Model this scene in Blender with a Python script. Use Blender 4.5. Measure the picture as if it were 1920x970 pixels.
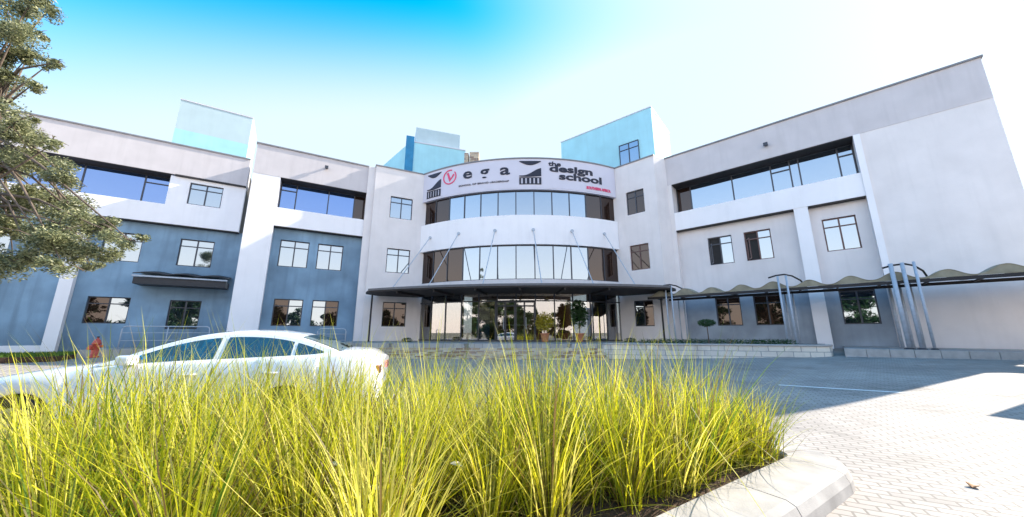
import bpy, bmesh, math, random
from mathutils import Vector, Matrix, noise
R = math.radians
random.seed(7)
scn = bpy.context.scene
for o in list(bpy.data.objects): bpy.data.objects.remove(o)
col = scn.collection

# ------------------------------------------------------------------ camera, world, sun, exposure
EYE = 1.4; PITCH = R(12.07); FPX = 650.0
cd = bpy.data.cameras.new('camera'); cam = bpy.data.objects.new('camera', cd); col.objects.link(cam)
cam.location = (0, 0, EYE); cam.rotation_euler = (R(90) + PITCH, 0, 0)
cd.sensor_width = 36; cd.lens = FPX / 1920 * 36; cd.clip_start = 0.05; cd.clip_end = 3000
scn.camera = cam
SUN_EL = R(33); SUN_AZ = R(68)           # azimuth clockwise from +Y
world = bpy.data.worlds.new('World'); scn.world = world; world.use_nodes = True
wn = world.node_tree; wn.nodes.clear()
sky = wn.nodes.new('ShaderNodeTexSky'); sky.sky_type = 'NISHITA'; sky.sun_disc = False
sky.sun_elevation = SUN_EL; sky.sun_rotation = SUN_AZ
sky.air_density = 1.25; sky.dust_density = 1.6; sky.ozone_density = 2.0; sky.altitude = 1300
hs = wn.nodes.new('ShaderNodeHueSaturation'); hs.inputs['Saturation'].default_value = 1.5; hs.inputs['Hue'].default_value = 0.487; hs.inputs['Value'].default_value = .64
bg = wn.nodes.new('ShaderNodeBackground'); bg.inputs['Strength'].default_value = 0.15
wo = wn.nodes.new('ShaderNodeOutputWorld')
wn.links.new(sky.outputs[0], hs.inputs['Color']);  wn.links.new(bg.outputs[0], wo.inputs[0])
# thin bright veil of haze low in the sky and around the sun
SUN_EL_, SUN_AZ_ = SUN_EL, SUN_AZ
gen = wn.nodes.new('ShaderNodeTexCoord'); sxyz = wn.nodes.new('ShaderNodeSeparateXYZ'); wn.links.new(gen.outputs['Generated'], sxyz.inputs[0])
v1 = wn.nodes.new('ShaderNodeMapRange'); v1.interpolation_type = 'SMOOTHSTEP'
v1.inputs[1].default_value = -.14; v1.inputs[2].default_value = .125; v1.inputs[3].default_value = 1; v1.inputs[4].default_value = 0
dn = wn.nodes.new('ShaderNodeVectorMath'); dn.operation = 'DOT_PRODUCT'; wn.links.new(gen.outputs['Generated'], dn.inputs[0])
dn.inputs[1].default_value = Vector((.045, -.65, .75)).normalized()      # the veil leans towards the north, beyond the building
wn.links.new(dn.outputs['Value'], v1.inputs[0])
dt = wn.nodes.new('ShaderNodeVectorMath'); dt.operation = 'DOT_PRODUCT'; wn.links.new(gen.outputs['Generated'], dt.inputs[0])
dt.inputs[1].default_value = (math.sin(SUN_AZ) * math.cos(SUN_EL), math.cos(SUN_AZ) * math.cos(SUN_EL), math.sin(SUN_EL))
v2 = wn.nodes.new('ShaderNodeMapRange'); v2.interpolation_type = 'SMOOTHSTEP'
v2.inputs[1].default_value = .50; v2.inputs[2].default_value = .93; v2.inputs[3].default_value = 0; v2.inputs[4].default_value = 1
wn.links.new(dt.outputs['Value'], v2.inputs[0])
av = wn.nodes.new('ShaderNodeMath'); av.operation = 'ADD'; av.use_clamp = True; wn.links.new(v1.outputs[0], av.inputs[0]); wn.links.new(v2.outputs[0], av.inputs[1])
sc_ = wn.nodes.new('ShaderNodeMath'); sc_.operation = 'MULTIPLY'; sc_.inputs[1].default_value = .93; wn.links.new(av.outputs[0], sc_.inputs[0])
veil = wn.nodes.new('ShaderNodeMixRGB'); veil.inputs[2].default_value = (1.05, 1.22, 1.34, 1)
wn.links.new(sc_.outputs[0], veil.inputs[0]); wn.links.new(hs.outputs[0], veil.inputs[1])
# added warm fill light for the facades, low in the sky behind the camera
v3 = wn.nodes.new('ShaderNodeMapRange'); v3.interpolation_type = 'SMOOTHSTEP'
v3.inputs[1].default_value = -.05; v3.inputs[2].default_value = .72; v3.inputs[3].default_value = .95; v3.inputs[4].default_value = 0
wn.links.new(sxyz.outputs[2], v3.inputs[0])
v4 = wn.nodes.new('ShaderNodeMapRange'); v4.interpolation_type = 'SMOOTHSTEP'
v4.inputs[1].default_value = -.05; v4.inputs[2].default_value = .25; v4.inputs[3].default_value = 1; v4.inputs[4].default_value = 0
wn.links.new(sxyz.outputs[1], v4.inputs[0])
m34 = wn.nodes.new('ShaderNodeMath'); m34.operation = 'MULTIPLY'; wn.links.new(v3.outputs[0], m34.inputs[0]); wn.links.new(v4.outputs[0], m34.inputs[1])
south_fill = wn.nodes.new('ShaderNodeMixRGB'); south_fill.inputs[2].default_value = (3.7, 3.15, 2.8, 1)
wn.links.new(m34.outputs[0], south_fill.inputs[0]); wn.links.new(veil.outputs[0], south_fill.inputs[1]); wn.links.new(south_fill.outputs[0], bg.inputs[0])
sd = bpy.data.lights.new('sun', 'SUN'); sd.energy = 2.05; sd.angle = R(0.5); sd.color = (1, .91, .77)
sun = bpy.data.objects.new('sun', sd); col.objects.link(sun)
sdir = Vector((math.sin(SUN_AZ) * math.cos(SUN_EL), math.cos(SUN_AZ) * math.cos(SUN_EL), math.sin(SUN_EL)))
sun.rotation_euler = (-sdir).to_track_quat('-Z', 'Y').to_euler(); sun.location = sdir * 60
scn.view_settings.view_transform = 'Standard'; scn.view_settings.look = 'None'
scn.view_settings.gamma = 1; scn.view_settings.exposure = 2.5
scn.view_settings.use_curve_mapping = False
scn.render.engine = 'CYCLES'
scn.cycles.max_bounces = 6; scn.cycles.diffuse_bounces = 3; scn.cycles.glossy_bounces = 4; scn.cycles.transmission_bounces = 6; scn.cycles.transparent_max_bounces = 8

# ------------------------------------------------------------------ materials
def mat(name, color, rough=.6, metal=0, spec=.5, nscale=0, namt=.12, bump=0, bscale=40, coat=0, stain=0):
    m = bpy.data.materials.new(name); m.use_nodes = True; nt = m.node_tree
    b = nt.nodes['Principled BSDF']
    b.inputs['Base Color'].default_value = (*color, 1); b.inputs['Roughness'].default_value = rough
    b.inputs['Metallic'].default_value = metal; b.inputs['Specular IOR Level'].default_value = spec
    b.inputs['Coat Weight'].default_value = coat; b.inputs['Coat Roughness'].default_value = .03
    tc = nt.nodes.new('ShaderNodeTexCoord')
    if nscale:
        n = nt.nodes.new('ShaderNodeTexNoise'); n.inputs['Scale'].default_value = nscale; n.inputs['Detail'].default_value = 6
        nt.links.new(tc.outputs['Object'], n.inputs['Vector'])
        rp = nt.nodes.new('ShaderNodeValToRGB')
        rp.color_ramp.elements[0].position = .3; rp.color_ramp.elements[1].position = .7
        rp.color_ramp.elements[0].color = tuple(c * (1 - namt) for c in color) + (1,)
        rp.color_ramp.elements[1].color = tuple(min(1, c * (1 + namt)) for c in color) + (1,)
        nt.links.new(n.outputs['Fac'], rp.inputs[0])
        out = rp.outputs[0]
        if stain:   # rain streaks and dirt: noise stretched along z
            mp = nt.nodes.new('ShaderNodeMapping'); mp.inputs['Scale'].default_value = (2.2, 2.2, .18)
            nt.links.new(tc.outputs['Object'], mp.inputs[0])
            n3 = nt.nodes.new('ShaderNodeTexNoise'); n3.inputs['Scale'].default_value = 1.6; n3.inputs['Detail'].default_value = 5
            nt.links.new(mp.outputs[0], n3.inputs['Vector'])
            r3 = nt.nodes.new('ShaderNodeMapRange'); r3.inputs[1].default_value = .5; r3.inputs[2].default_value = .75
            r3.inputs[3].default_value = 0; r3.inputs[4].default_value = stain
            nt.links.new(n3.outputs['Fac'], r3.inputs[0])
            mx = nt.nodes.new('ShaderNodeMixRGB'); mx.inputs[2].default_value = tuple(c * .62 for c in color) + (1,)
            nt.links.new(r3.outputs[0], mx.inputs[0]); nt.links.new(out, mx.inputs[1]); out = mx.outputs[0]
        nt.links.new(out, b.inputs['Base Color'])
    if bump:
        n2 = nt.nodes.new('ShaderNodeTexNoise'); n2.inputs['Scale'].default_value = bscale; n2.inputs['Detail'].default_value = 4
        nt.links.new(tc.outputs['Object'], n2.inputs['Vector'])
        bp = nt.nodes.new('ShaderNodeBump'); bp.inputs['Strength'].default_value = bump; bp.inputs['Distance'].default_value = .02
        nt.links.new(n2.outputs['Fac'], bp.inputs['Height']); nt.links.new(bp.outputs[0], b.inputs['Normal'])
    return m

def mirror_glass(name, dark, gcol, fac):
    m = bpy.data.materials.new(name); m.use_nodes = True; nt = m.node_tree; nt.nodes.clear()
    o = nt.nodes.new('ShaderNodeOutputMaterial'); mx = nt.nodes.new('ShaderNodeMixShader')
    d = nt.nodes.new('ShaderNodeBsdfDiffuse'); d.inputs[0].default_value = (*dark, 1)
    g = nt.nodes.new('ShaderNodeBsdfGlossy'); g.inputs[0].default_value = (*gcol, 1); g.inputs['Roughness'].default_value = .015
    lw = nt.nodes.new('ShaderNodeLayerWeight'); lw.inputs[0].default_value = .35
    mr = nt.nodes.new('ShaderNodeMapRange'); mr.inputs[3].default_value = fac; mr.inputs[4].default_value = 1
    nt.links.new(lw.outputs['Fresnel'], mr.inputs[0]); nt.links.new(mr.outputs[0], mx.inputs[0])
    tc = nt.nodes.new('ShaderNodeTexCoord'); n = nt.nodes.new('ShaderNodeTexNoise'); n.inputs['Scale'].default_value = .9
    nt.links.new(tc.outputs['Object'], n.inputs['Vector'])
    bp = nt.nodes.new('ShaderNodeBump'); bp.inputs['Strength'].default_value = .12; bp.inputs['Distance'].default_value = .03
    nt.links.new(n.outputs['Fac'], bp.inputs['Height']); nt.links.new(bp.outputs[0], g.inputs['Normal'])
    nt.links.new(d.outputs[0], mx.inputs[1]); nt.links.new(g.outputs[0], mx.inputs[2]); nt.links.new(mx.outputs[0], o.inputs[0])
    return m

def clear_glass(name, tint, fac):
    m = bpy.data.materials.new(name); m.use_nodes = True; nt = m.node_tree; nt.nodes.clear()
    o = nt.nodes.new('ShaderNodeOutputMaterial'); mx = nt.nodes.new('ShaderNodeMixShader')
    d = nt.nodes.new('ShaderNodeBsdfTransparent'); d.inputs[0].default_value = (*tint, 1)
    g = nt.nodes.new('ShaderNodeBsdfGlossy'); g.inputs[0].default_value = (.95, .97, 1, 1); g.inputs['Roughness'].default_value = .01
    lw = nt.nodes.new('ShaderNodeLayerWeight'); lw.inputs[0].default_value = .3
    mr = nt.nodes.new('ShaderNodeMapRange'); mr.inputs[3].default_value = fac; mr.inputs[4].default_value = 1
    nt.links.new(lw.outputs['Fresnel'], mr.inputs[0]); nt.links.new(mr.outputs[0], mx.inputs[0])
    nt.links.new(d.outputs[0], mx.inputs[1]); nt.links.new(g.outputs[0], mx.inputs[2]); nt.links.new(mx.outputs[0], o.inputs[0])
    return m

def leaf_mat(name, cols, trans=.45, attr=True, rough=.5):
    m = bpy.data.materials.new(name); m.use_nodes = True; nt = m.node_tree; nt.nodes.clear()
    o = nt.nodes.new('ShaderNodeOutputMaterial'); mx = nt.nodes.new('ShaderNodeMixShader'); mx.inputs[0].default_value = trans
    at = nt.nodes.new('ShaderNodeAttribute'); at.attribute_name = 'tone'
    rp = nt.nodes.new('ShaderNodeValToRGB'); el = rp.color_ramp.elements
    el[0].position = 0; el[0].color = (*cols[0], 1); el[1].position = 1; el[1].color = (*cols[-1], 1)
    for i, c in enumerate(cols[1:-1]):
        e = el.new((i + 1) / (len(cols) - 1)); e.color = (*c, 1)
    nt.links.new(at.outputs['Fac'], rp.inputs[0])
    p = nt.nodes.new('ShaderNodeBsdfPrincipled'); p.inputs['Roughness'].default_value = rough
    t = nt.nodes.new('ShaderNodeBsdfTranslucent')
    nt.links.new(rp.outputs[0], p.inputs['Base Color']); nt.links.new(rp.outputs[0], t.inputs[0])
    nt.links.new(p.outputs[0], mx.inputs[1]); nt.links.new(t.outputs[0], mx.inputs[2]); nt.links.new(mx.outputs[0], o.inputs[0])
    return m

def brick_mat(name, c1, c2, mortar, scale, w, h, ms, rot=0, rough=.8, bump=.4, big=.2):
    m = bpy.data.materials.new(name); m.use_nodes = True; nt = m.node_tree; b = nt.nodes['Principled BSDF']
    b.inputs['Roughness'].default_value = rough
    tc = nt.nodes.new('ShaderNodeTexCoord'); mp = nt.nodes.new('ShaderNodeMapping'); mp.inputs['Rotation'].default_value = (0, 0, rot)
    nw = nt.nodes.new('ShaderNodeTexNoise'); nw.inputs['Scale'].default_value = 7; nw.inputs['Detail'].default_value = 3
    br = nt.nodes.new('ShaderNodeTexBrick'); br.inputs['Color1'].default_value = (*c1, 1); br.inputs['Color2'].default_value = (*c2, 1)
    br.inputs['Mortar'].default_value = (*mortar, 1); br.inputs['Scale'].default_value = scale
    br.inputs['Brick Width'].default_value = w; br.inputs['Row Height'].default_value = h; br.inputs['Mortar Size'].default_value = ms
    br.inputs['Mortar Smooth'].default_value = .3
    nt.links.new(tc.outputs['Object'], mp.inputs[0]); nt.links.new(tc.outputs['Object'], nw.inputs['Vector'])
    ad = nt.nodes.new('ShaderNodeVectorMath'); ad.operation = 'MULTIPLY_ADD'; ad.inputs[1].default_value = (.02, .02, .0)
    nt.links.new(nw.outputs['Color'], ad.inputs[0]); nt.links.new(mp.outputs[0], ad.inputs[2]); nt.links.new(ad.outputs[0], br.inputs['Vector'])
    n = nt.nodes.new('ShaderNodeTexNoise'); n.inputs['Scale'].default_value = .55; n.inputs['Detail'].default_value = 8; n.inputs['Roughness'].default_value = .65
    nt.links.new(tc.outputs['Object'], n.inputs['Vector'])
    mr = nt.nodes.new('ShaderNodeMapRange'); mr.inputs[1].default_value = .3; mr.inputs[2].default_value = .7
    mr.inputs[3].default_value = 1 - big; mr.inputs[4].default_value = 1 + big * .6
    nt.links.new(n.outputs['Fac'], mr.inputs[0])
    mm = nt.nodes.new('ShaderNodeVectorMath'); mm.operation = 'SCALE'
    nt.links.new(br.outputs['Color'], mm.inputs[0]); nt.links.new(mr.outputs[0], mm.inputs['Scale']); 
    ns = nt.nodes.new('ShaderNodeTexNoise'); ns.inputs['Scale'].default_value = .8; ns.inputs['Detail'].default_value = 5; ns.inputs['Distortion'].default_value = 1.2
    nt.links.new(tc.outputs['Object'], ns.inputs['Vector'])
    rs = nt.nodes.new('ShaderNodeMapRange'); rs.inputs[1].default_value = .58; rs.inputs[2].default_value = .72; rs.inputs[3].default_value = 1; rs.inputs[4].default_value = .72
    nt.links.new(ns.outputs['Fac'], rs.inputs[0])
    m2 = nt.nodes.new('ShaderNodeVectorMath'); m2.operation = 'SCALE'; nt.links.new(mm.outputs[0], m2.inputs[0]); nt.links.new(rs.outputs[0], m2.inputs['Scale'])
    nt.links.new(m2.outputs[0], b.inputs['Base Color'])
    n2 = nt.nodes.new('ShaderNodeTexNoise'); n2.inputs['Scale'].default_value = 60; nt.links.new(tc.outputs['Object'], n2.inputs['Vector'])
    sb = nt.nodes.new('ShaderNodeMath'); sb.operation = 'MULTIPLY_ADD'; sb.inputs[1].default_value = .25
    iv = nt.nodes.new('ShaderNodeMath'); iv.operation = 'SUBTRACT'; iv.inputs[0].default_value = 1
    nt.links.new(br.outputs['Fac'], iv.inputs[1]); nt.links.new(n2.outputs['Fac'], sb.inputs[0]); nt.links.new(iv.outputs[0], sb.inputs[2])
    bp = nt.nodes.new('ShaderNodeBump'); bp.inputs['Strength'].default_value = bump; bp.inputs['Distance'].default_value = .02
    nt.links.new(sb.outputs[0], bp.inputs['Height']); nt.links.new(bp.outputs[0], b.inputs['Normal'])
    return m

M = dict(
    fascia=mat('fascia_plaster', (.58, .54, .55), .8, nscale=1.3, namt=.05, bump=.25, stain=.22),
    wall=mat('pale_plaster', (.74, .69, .68), .8, nscale=1.1, namt=.05, bump=.25, stain=.13),
    band=mat('white_plaster', (.84, .82, .84), .7, nscale=1.0, namt=.03, bump=.15, stain=.12),
    blue=mat('blue_grey_plaster', (.18, .28, .38), .8, nscale=.55, namt=.32, bump=.3, stain=.5),
    lowgrey=mat('grey_plaster', (.68, .64, .64), .8, nscale=.8, namt=.06, bump=.3, stain=.15),
    coping=mat('coping', (.20, .20, .22), .6, nscale=3),
    gfblue=mat('blue_shaded_plaster', (.32, .36, .41), .8, nscale=.7, namt=.25, bump=.3, stain=.35),  # blue-grey paint with the walkway canopy's shade put into its tone
    cyan=mat('pale_blue_plaster', (.36, .66, .75), .8, nscale=.8, namt=.07, bump=.2, stain=.15),
    paleblue=mat('whitish_blue_plaster', (.44, .56, .60), .8, nscale=.8, namt=.05, bump=.2, stain=.12),
    deepblue=mat('deep_blue_plaster', (.03, .22, .42), .8, nscale=2),
    frame=mat('dark_aluminium', (.045, .05, .065), .4, metal=.3, nscale=8),
    brownframe=mat('brown_aluminium', (.10, .045, .04), .45, nscale=8),
    soffit=mat('soffit', (.025, .02, .02), .7, nscale=4),  # near-black; under the wall bands it stands for their shadow line
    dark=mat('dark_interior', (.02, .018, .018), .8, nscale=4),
    wood=mat('brown_panel', (.16, .085, .04), .5, nscale=3, namt=.35),
    concrete=mat('concrete', (.42, .39, .37), .85, nscale=6, namt=.12, bump=.5, bscale=70, stain=.3),
    kerbstone=mat('kerb_concrete', (.36, .335, .315), .85, nscale=4, namt=.2, bump=.15, bscale=90, stain=.3),
    steel=mat('galvanised_steel', (.42, .46, .52), .55, metal=.15, nscale=9, namt=.1),
    canopy=mat('canopy_sheet', (.27, .235, .16), .6, nscale=2.5, namt=.25, bump=.2, bscale=12, stain=.4),
    blacksheet=mat('black_sheet', (.025, .025, .03), .55, nscale=4),
    canopyedge=mat('canopy_edge', (.10, .10, .11), .45, nscale=5),
    carpaint=mat('white_car_paint', (.80, .81, .84), .25, coat=1, nscale=2, namt=.01),
    tyre=mat('tyre', (.02, .02, .022), .85, nscale=20, bump=.3),
    alloy=mat('alloy', (.5, .5, .52), .3, metal=.8, nscale=10),
    redlamp=mat('red_lamp', (.35, .01, .01), .15, coat=1, nscale=12),
    headlamp=mat('headlamp_glass', (.6, .62, .65), .08, coat=1, nscale=12),
    black=mat('black_trim', (.015, .015, .017), .5, nscale=10),
    hydrant=mat('red_paint', (.45, .06, .04), .45, nscale=12, namt=.2),
    ink=mat('sign_ink', (.012, .013, .03), .6, nscale=6),
    pink=mat('sign_pink', (.70, .06, .16), .6, nscale=6),
    board=mat('sign_board', (.60, .58, .66), .6, nscale=1.5, namt=.03),
    soil=mat('soil', (.075, .04, .022), .95, nscale=9, namt=.4, bump=1, bscale=30),
    paint=mat('road_paint', (.8, .8, .78), .7, nscale=14, namt=.12),
    bark=mat('bark', (.12, .09, .07), .95, nscale=6, namt=.35, bump=1, bscale=18),
    terracotta=mat('terracotta', (.42, .16, .08), .8, nscale=9, namt=.2),
    bannerblue=mat('banner_blue', (.05, .13, .38), .6, nscale=4),
    white=mat('white_panel', (.8, .8, .8), .6, nscale=4, namt=.04),
    strawleaf=mat('straw_leaf', (.66, .60, .44), .8, nscale=30, namt=.2),
    leafbrown=mat('dry_leaf', (.32, .14, .05), .8, nscale=30, namt=.3),
    glass=mirror_glass('window_glass', (.015, .02, .03), (.60, .72, .84), .40),
    bluewin=mirror_glass('tinted_blue_glass', (.015, .03, .07), (.26, .40, .72), .48),
    darkwin=mirror_glass('brown_glass', (.022, .012, .009), (.40, .35, .33), .10),
    carglass=mirror_glass('car_glass', (.03, .045, .045), (.50, .62, .60), .22),
    lobbyglass=clear_glass('lobby_glass', (.60, .60, .60), .20),
    pav=brick_mat('brick_paving', (.40, .355, .32), (.32, .285, .26), (.20, .175, .155), 1, .21, .105, .011, rot=R(28), bump=.2, big=.3),
    slab=brick_mat('slab_paving', (.42, .40, .38), (.34, .32, .31), (.18, .17, .16), 1, .4, .4, .01),
    stone=brick_mat('stone_courses', (.66, .54, .38), (.26, .15, .11), (.48, .44, .38), 1, .42, .15, .02, big=.35),
)
def stone_vertical():   # stone wall uses x+y and z so the courses run level
    m = M['stone']; nt = m.node_tree
    mp = [n for n in nt.nodes if n.type == 'MAPPING'][0]
    tc = [n for n in nt.nodes if n.type == 'TEX_COORD'][0]
    sx = nt.nodes.new('ShaderNodeSeparateXYZ'); cx = nt.nodes.new('ShaderNodeCombineXYZ'); ad = nt.nodes.new('ShaderNodeMath'); ad.operation = 'SUBTRACT'
    nt.links.new(tc.outputs['Object'], sx.inputs[0]); nt.links.new(sx.outputs[0], ad.inputs[0]); nt.links.new(sx.outputs[1], ad.inputs[1])
    nt.links.new(ad.outputs[0], cx.inputs[0]); nt.links.new(sx.outputs[2], cx.inputs[1]); nt.links.new(cx.outputs[0], mp.inputs[0])
stone_vertical()
M['grass'] = leaf_mat('grass_blades', [(.22, .13, .05), (.10, .20, .015), (.40, .42, .015), (.72, .66, .025), (.80, .70, .18)], .55)
M['leaf'] = leaf_mat('tree_leaves', [(.04, .05, .025), (.11, .13, .06), (.30, .31, .15), (.52, .51, .34)], .35)
M['hedge'] = leaf_mat('hedge_leaves', [(.015, .035, .01), (.03, .08, .02), (.06, .13, .03)], .3)
M['lawn'] = leaf_mat('lawn_blades', [(.05, .13, .015), (.10, .20, .02), (.16, .26, .03)], .4)
M['yellowleaf'] = leaf_mat('yellow_leaves', [(.30, .24, .02), (.5, .42, .03), (.6, .5, .08)], .4)

# ------------------------------------------------------------------ builders
def tag(o, label=None, cat=None, group=None, kind=None):
    if label: o['label'] = label
    if cat: o['category'] = cat
    if group: o['group'] = group
    if kind: o['kind'] = kind
    return o
def empty(name, loc=(0, 0, 0), rz=0, **k):
    o = bpy.data.objects.new(name, None); col.objects.link(o); o.location = loc; o.rotation_euler = (0, 0, rz); o.empty_display_size = .3
    return tag(o, **k)

class MB:
    def __init__(s): s.v = []; s.f = []; s.tone = None
    def quad(s, a, b, c, d):
        i = len(s.v); s.v += [tuple(a), tuple(b), tuple(c), tuple(d)]; s.f.append((i, i + 1, i + 2, i + 3))
    def poly(s, pts):
        i = len(s.v); s.v += [tuple(p) for p in pts]; s.f.append(tuple(range(i, i + len(pts))))
    def box(s, x0, x1, y0, y1, z0, z1):
        s.hexa([(x0, y0, z0), (x1, y0, z0), (x1, y1, z0), (x0, y1, z0), (x0, y0, z1), (x1, y0, z1), (x1, y1, z1), (x0, y1, z1)])
    def hexa(s, p):
        i = len(s.v); s.v += [tuple(q) for q in p]
        s.f += [tuple(i + k for k in f) for f in ((3, 2, 1, 0), (4, 5, 6, 7), (0, 1, 5, 4), (1, 2, 6, 5), (2, 3, 7, 6), (3, 0, 4, 7))]
    def prism(s, pts, z0, z1):
        n = len(pts); i = len(s.v)
        s.v += [(p[0], p[1], z0 if not callable(z0) else z0(*p[:2])) for p in pts] + [(p[0], p[1], z1 if not callable(z1) else z1(*p[:2])) for p in pts]
        s.f.append(tuple(i + k for k in reversed(range(n)))); s.f.append(tuple(i + n + k for k in range(n)))
        for k in range(n):
            j = (k + 1) % n; s.f.append((i + k, i + j, i + n + j, i + n + k))
    def tube(s, pts, r, n=8, cap=True):
        pts = [Vector(p) for p in pts]; rs = r if isinstance(r, (list, tuple)) else [r] * len(pts)
        base = len(s.v); up = Vector((0, 0, 1))
        for k, p in enumerate(pts):
            d = (pts[min(k + 1, len(pts) - 1)] - pts[max(k - 1, 0)]).normalized()
            a = d.cross(up if abs(d.z) < .95 else Vector((1, 0, 0))).normalized(); b = d.cross(a)
            for q in range(n):
                t = 2 * math.pi * q / n; s.v.append(tuple(p + (a * math.cos(t) + b * math.sin(t)) * rs[k]))
        for k in range(len(pts) - 1):
            for q in range(n):
                q2 = (q + 1) % n
                s.f.append((base + k * n + q, base + k * n + q2, base + (k + 1) * n + q2, base + (k + 1) * n + q))
        if cap:
            s.f.append(tuple(base + q for q in reversed(range(n)))); s.f.append(tuple(base + (len(pts) - 1) * n + q for q in range(n)))
    def lathe(s, prof, c=(0, 0, 0), n=20):
        base = len(s.v)
        for r, z in prof:
            for q in range(n):
                t = 2 * math.pi * q / n; s.v.append((c[0] + r * math.cos(t), c[1] + r * math.sin(t), c[2] + z))
        for k in range(len(prof) - 1):
            for q in range(n):
                q2 = (q + 1) % n; s.f.append((base + k * n + q, base + k * n + q2, base + (k + 1) * n + q2, base + (k + 1) * n + q))
        s.f.append(tuple(base + q for q in reversed(range(n)))); s.f.append(tuple(base + (len(prof) - 1) * n + q for q in range(n)))
    def build(s, name, m, parent=None, smooth=False, fix=True, bevel=0, **k):
        me = bpy.data.meshes.new(name); me.from_pydata(s.v, [], s.f)
        if s.tone is not None:
            a = me.attributes.new('tone', 'FLOAT', 'POINT'); a.data.foreach_set('value', s.tone)
        if fix:
            bm = bmesh.new(); bm.from_mesh(me); bmesh.ops.recalc_face_normals(bm, faces=bm.faces); bm.to_mesh(me); bm.free()
        me.materials.append(M[m] if isinstance(m, str) else m)
        if smooth: me.polygons.foreach_set('use_smooth', [True] * len(me.polygons))
        o = bpy.data.objects.new(name, me); col.objects.link(o)
        if parent: o.parent = parent
        if bevel:
            b = o.modifiers.new('bevel', 'BEVEL'); b.width = bevel; b.segments = 2; b.limit_method = 'ANGLE'
        return tag(o, **k)

class Straight:
    def __init__(s, A, B):
        s.A = Vector((*A, 0)); d = Vector((B[0] - A[0], B[1] - A[1], 0)); s.L = d.length; s.d = d.normalized()
        n = Vector((s.d.y, -s.d.x, 0)); s.n = n if n.dot(-s.A) > 0 else -n; s.curved = False
    def p(s, u, o, z): q = s.A + s.d * u + s.n * o; return (q.x, q.y, z)
class Arc:      # u is the angle in degrees
    def __init__(s, c, r): s.c = c; s.r = r; s.curved = True
    def p(s, u, o, z): t = R(u); q = s.r + o; return (s.c[0] + q * math.sin(t), s.c[1] - q * math.cos(t), z)

def steps(F, u0, u1):
    if not F.curved: return [u0, u1]
    n = max(1, int(abs(u1 - u0) / 1.4)); return [u0 + (u1 - u0) * i / n for i in range(n + 1)]
def fbox(mb, F, u0, u1, o0, o1, z0, z1):
    us = steps(F, u0, u1)
    for i, (a, b) in enumerate(zip(us, us[1:])):
        P = F.p
        v = [P(a, o0, z0), P(b, o0, z0), P(b, o1, z0), P(a, o1, z0), P(a, o0, z1), P(b, o0, z1), P(b, o1, z1), P(a, o1, z1)]
        mb.quad(v[3], v[2], v[6], v[7]); mb.quad(v[0], v[4], v[5], v[1]); mb.quad(v[4], v[7], v[6], v[5]); mb.quad(v[0], v[1], v[2], v[3])
        if i == 0: mb.quad(v[0], v[3], v[7], v[4])
        if i == len(us) - 2: mb.quad(v[1], v[5], v[6], v[2])
def fwall(mb, F, u0, u1, z0, z1, o, th, holes=()):
    us = sorted(set([u0, u1] + [h[0] for h in holes] + [h[1] for h in holes] + (steps(F, u0, u1) if F.curved else [])))
    zs = sorted(set([z0, z1] + [h[2] for h in holes] + [h[3] for h in holes]))
    inh = lambda u, z: any(h[0] < u < h[1] and h[2] < z < h[3] for h in holes)
    P = F.p; i_ = o - th
    for a, b in zip(us, us[1:]):
        for c, d in zip(zs, zs[1:]):
            if inh((a + b) / 2, (c + d) / 2): continue
            mb.quad(P(a, o, c), P(b, o, c), P(b, o, d), P(a, o, d))
    for h in holes:
        mb.quad(P(h[0], o, h[2]), P(h[0], i_, h[2]), P(h[0], i_, h[3]), P(h[0], o, h[3]))
        mb.quad(P(h[1], o, h[2]), P(h[1], i_, h[2]), P(h[1], i_, h[3]), P(h[1], o, h[3]))
        hs_ = [u for u in us if h[0] <= u <= h[1]]
        for a, b in zip(hs_, hs_[1:]):
            mb.quad(P(a, o, h[2]), P(b, o, h[2]), P(b, i_, h[2]), P(a, i_, h[2])); mb.quad(P(a, o, h[3]), P(b, o, h[3]), P(b, i_, h[3]), P(a, i_, h[3]))
    for a, b in zip(us, us[1:]):
        mb.quad(P(a, o, z0), P(b, o, z0), P(b, i_, z0), P(a, i_, z0)); mb.quad(P(a, o, z1), P(b, o, z1), P(b, i_, z1), P(a, i_, z1))
    for u in (u0, u1): mb.quad(P(u, o, z0), P(u, i_, z0), P(u, i_, z1), P(u, o, z1))

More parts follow.
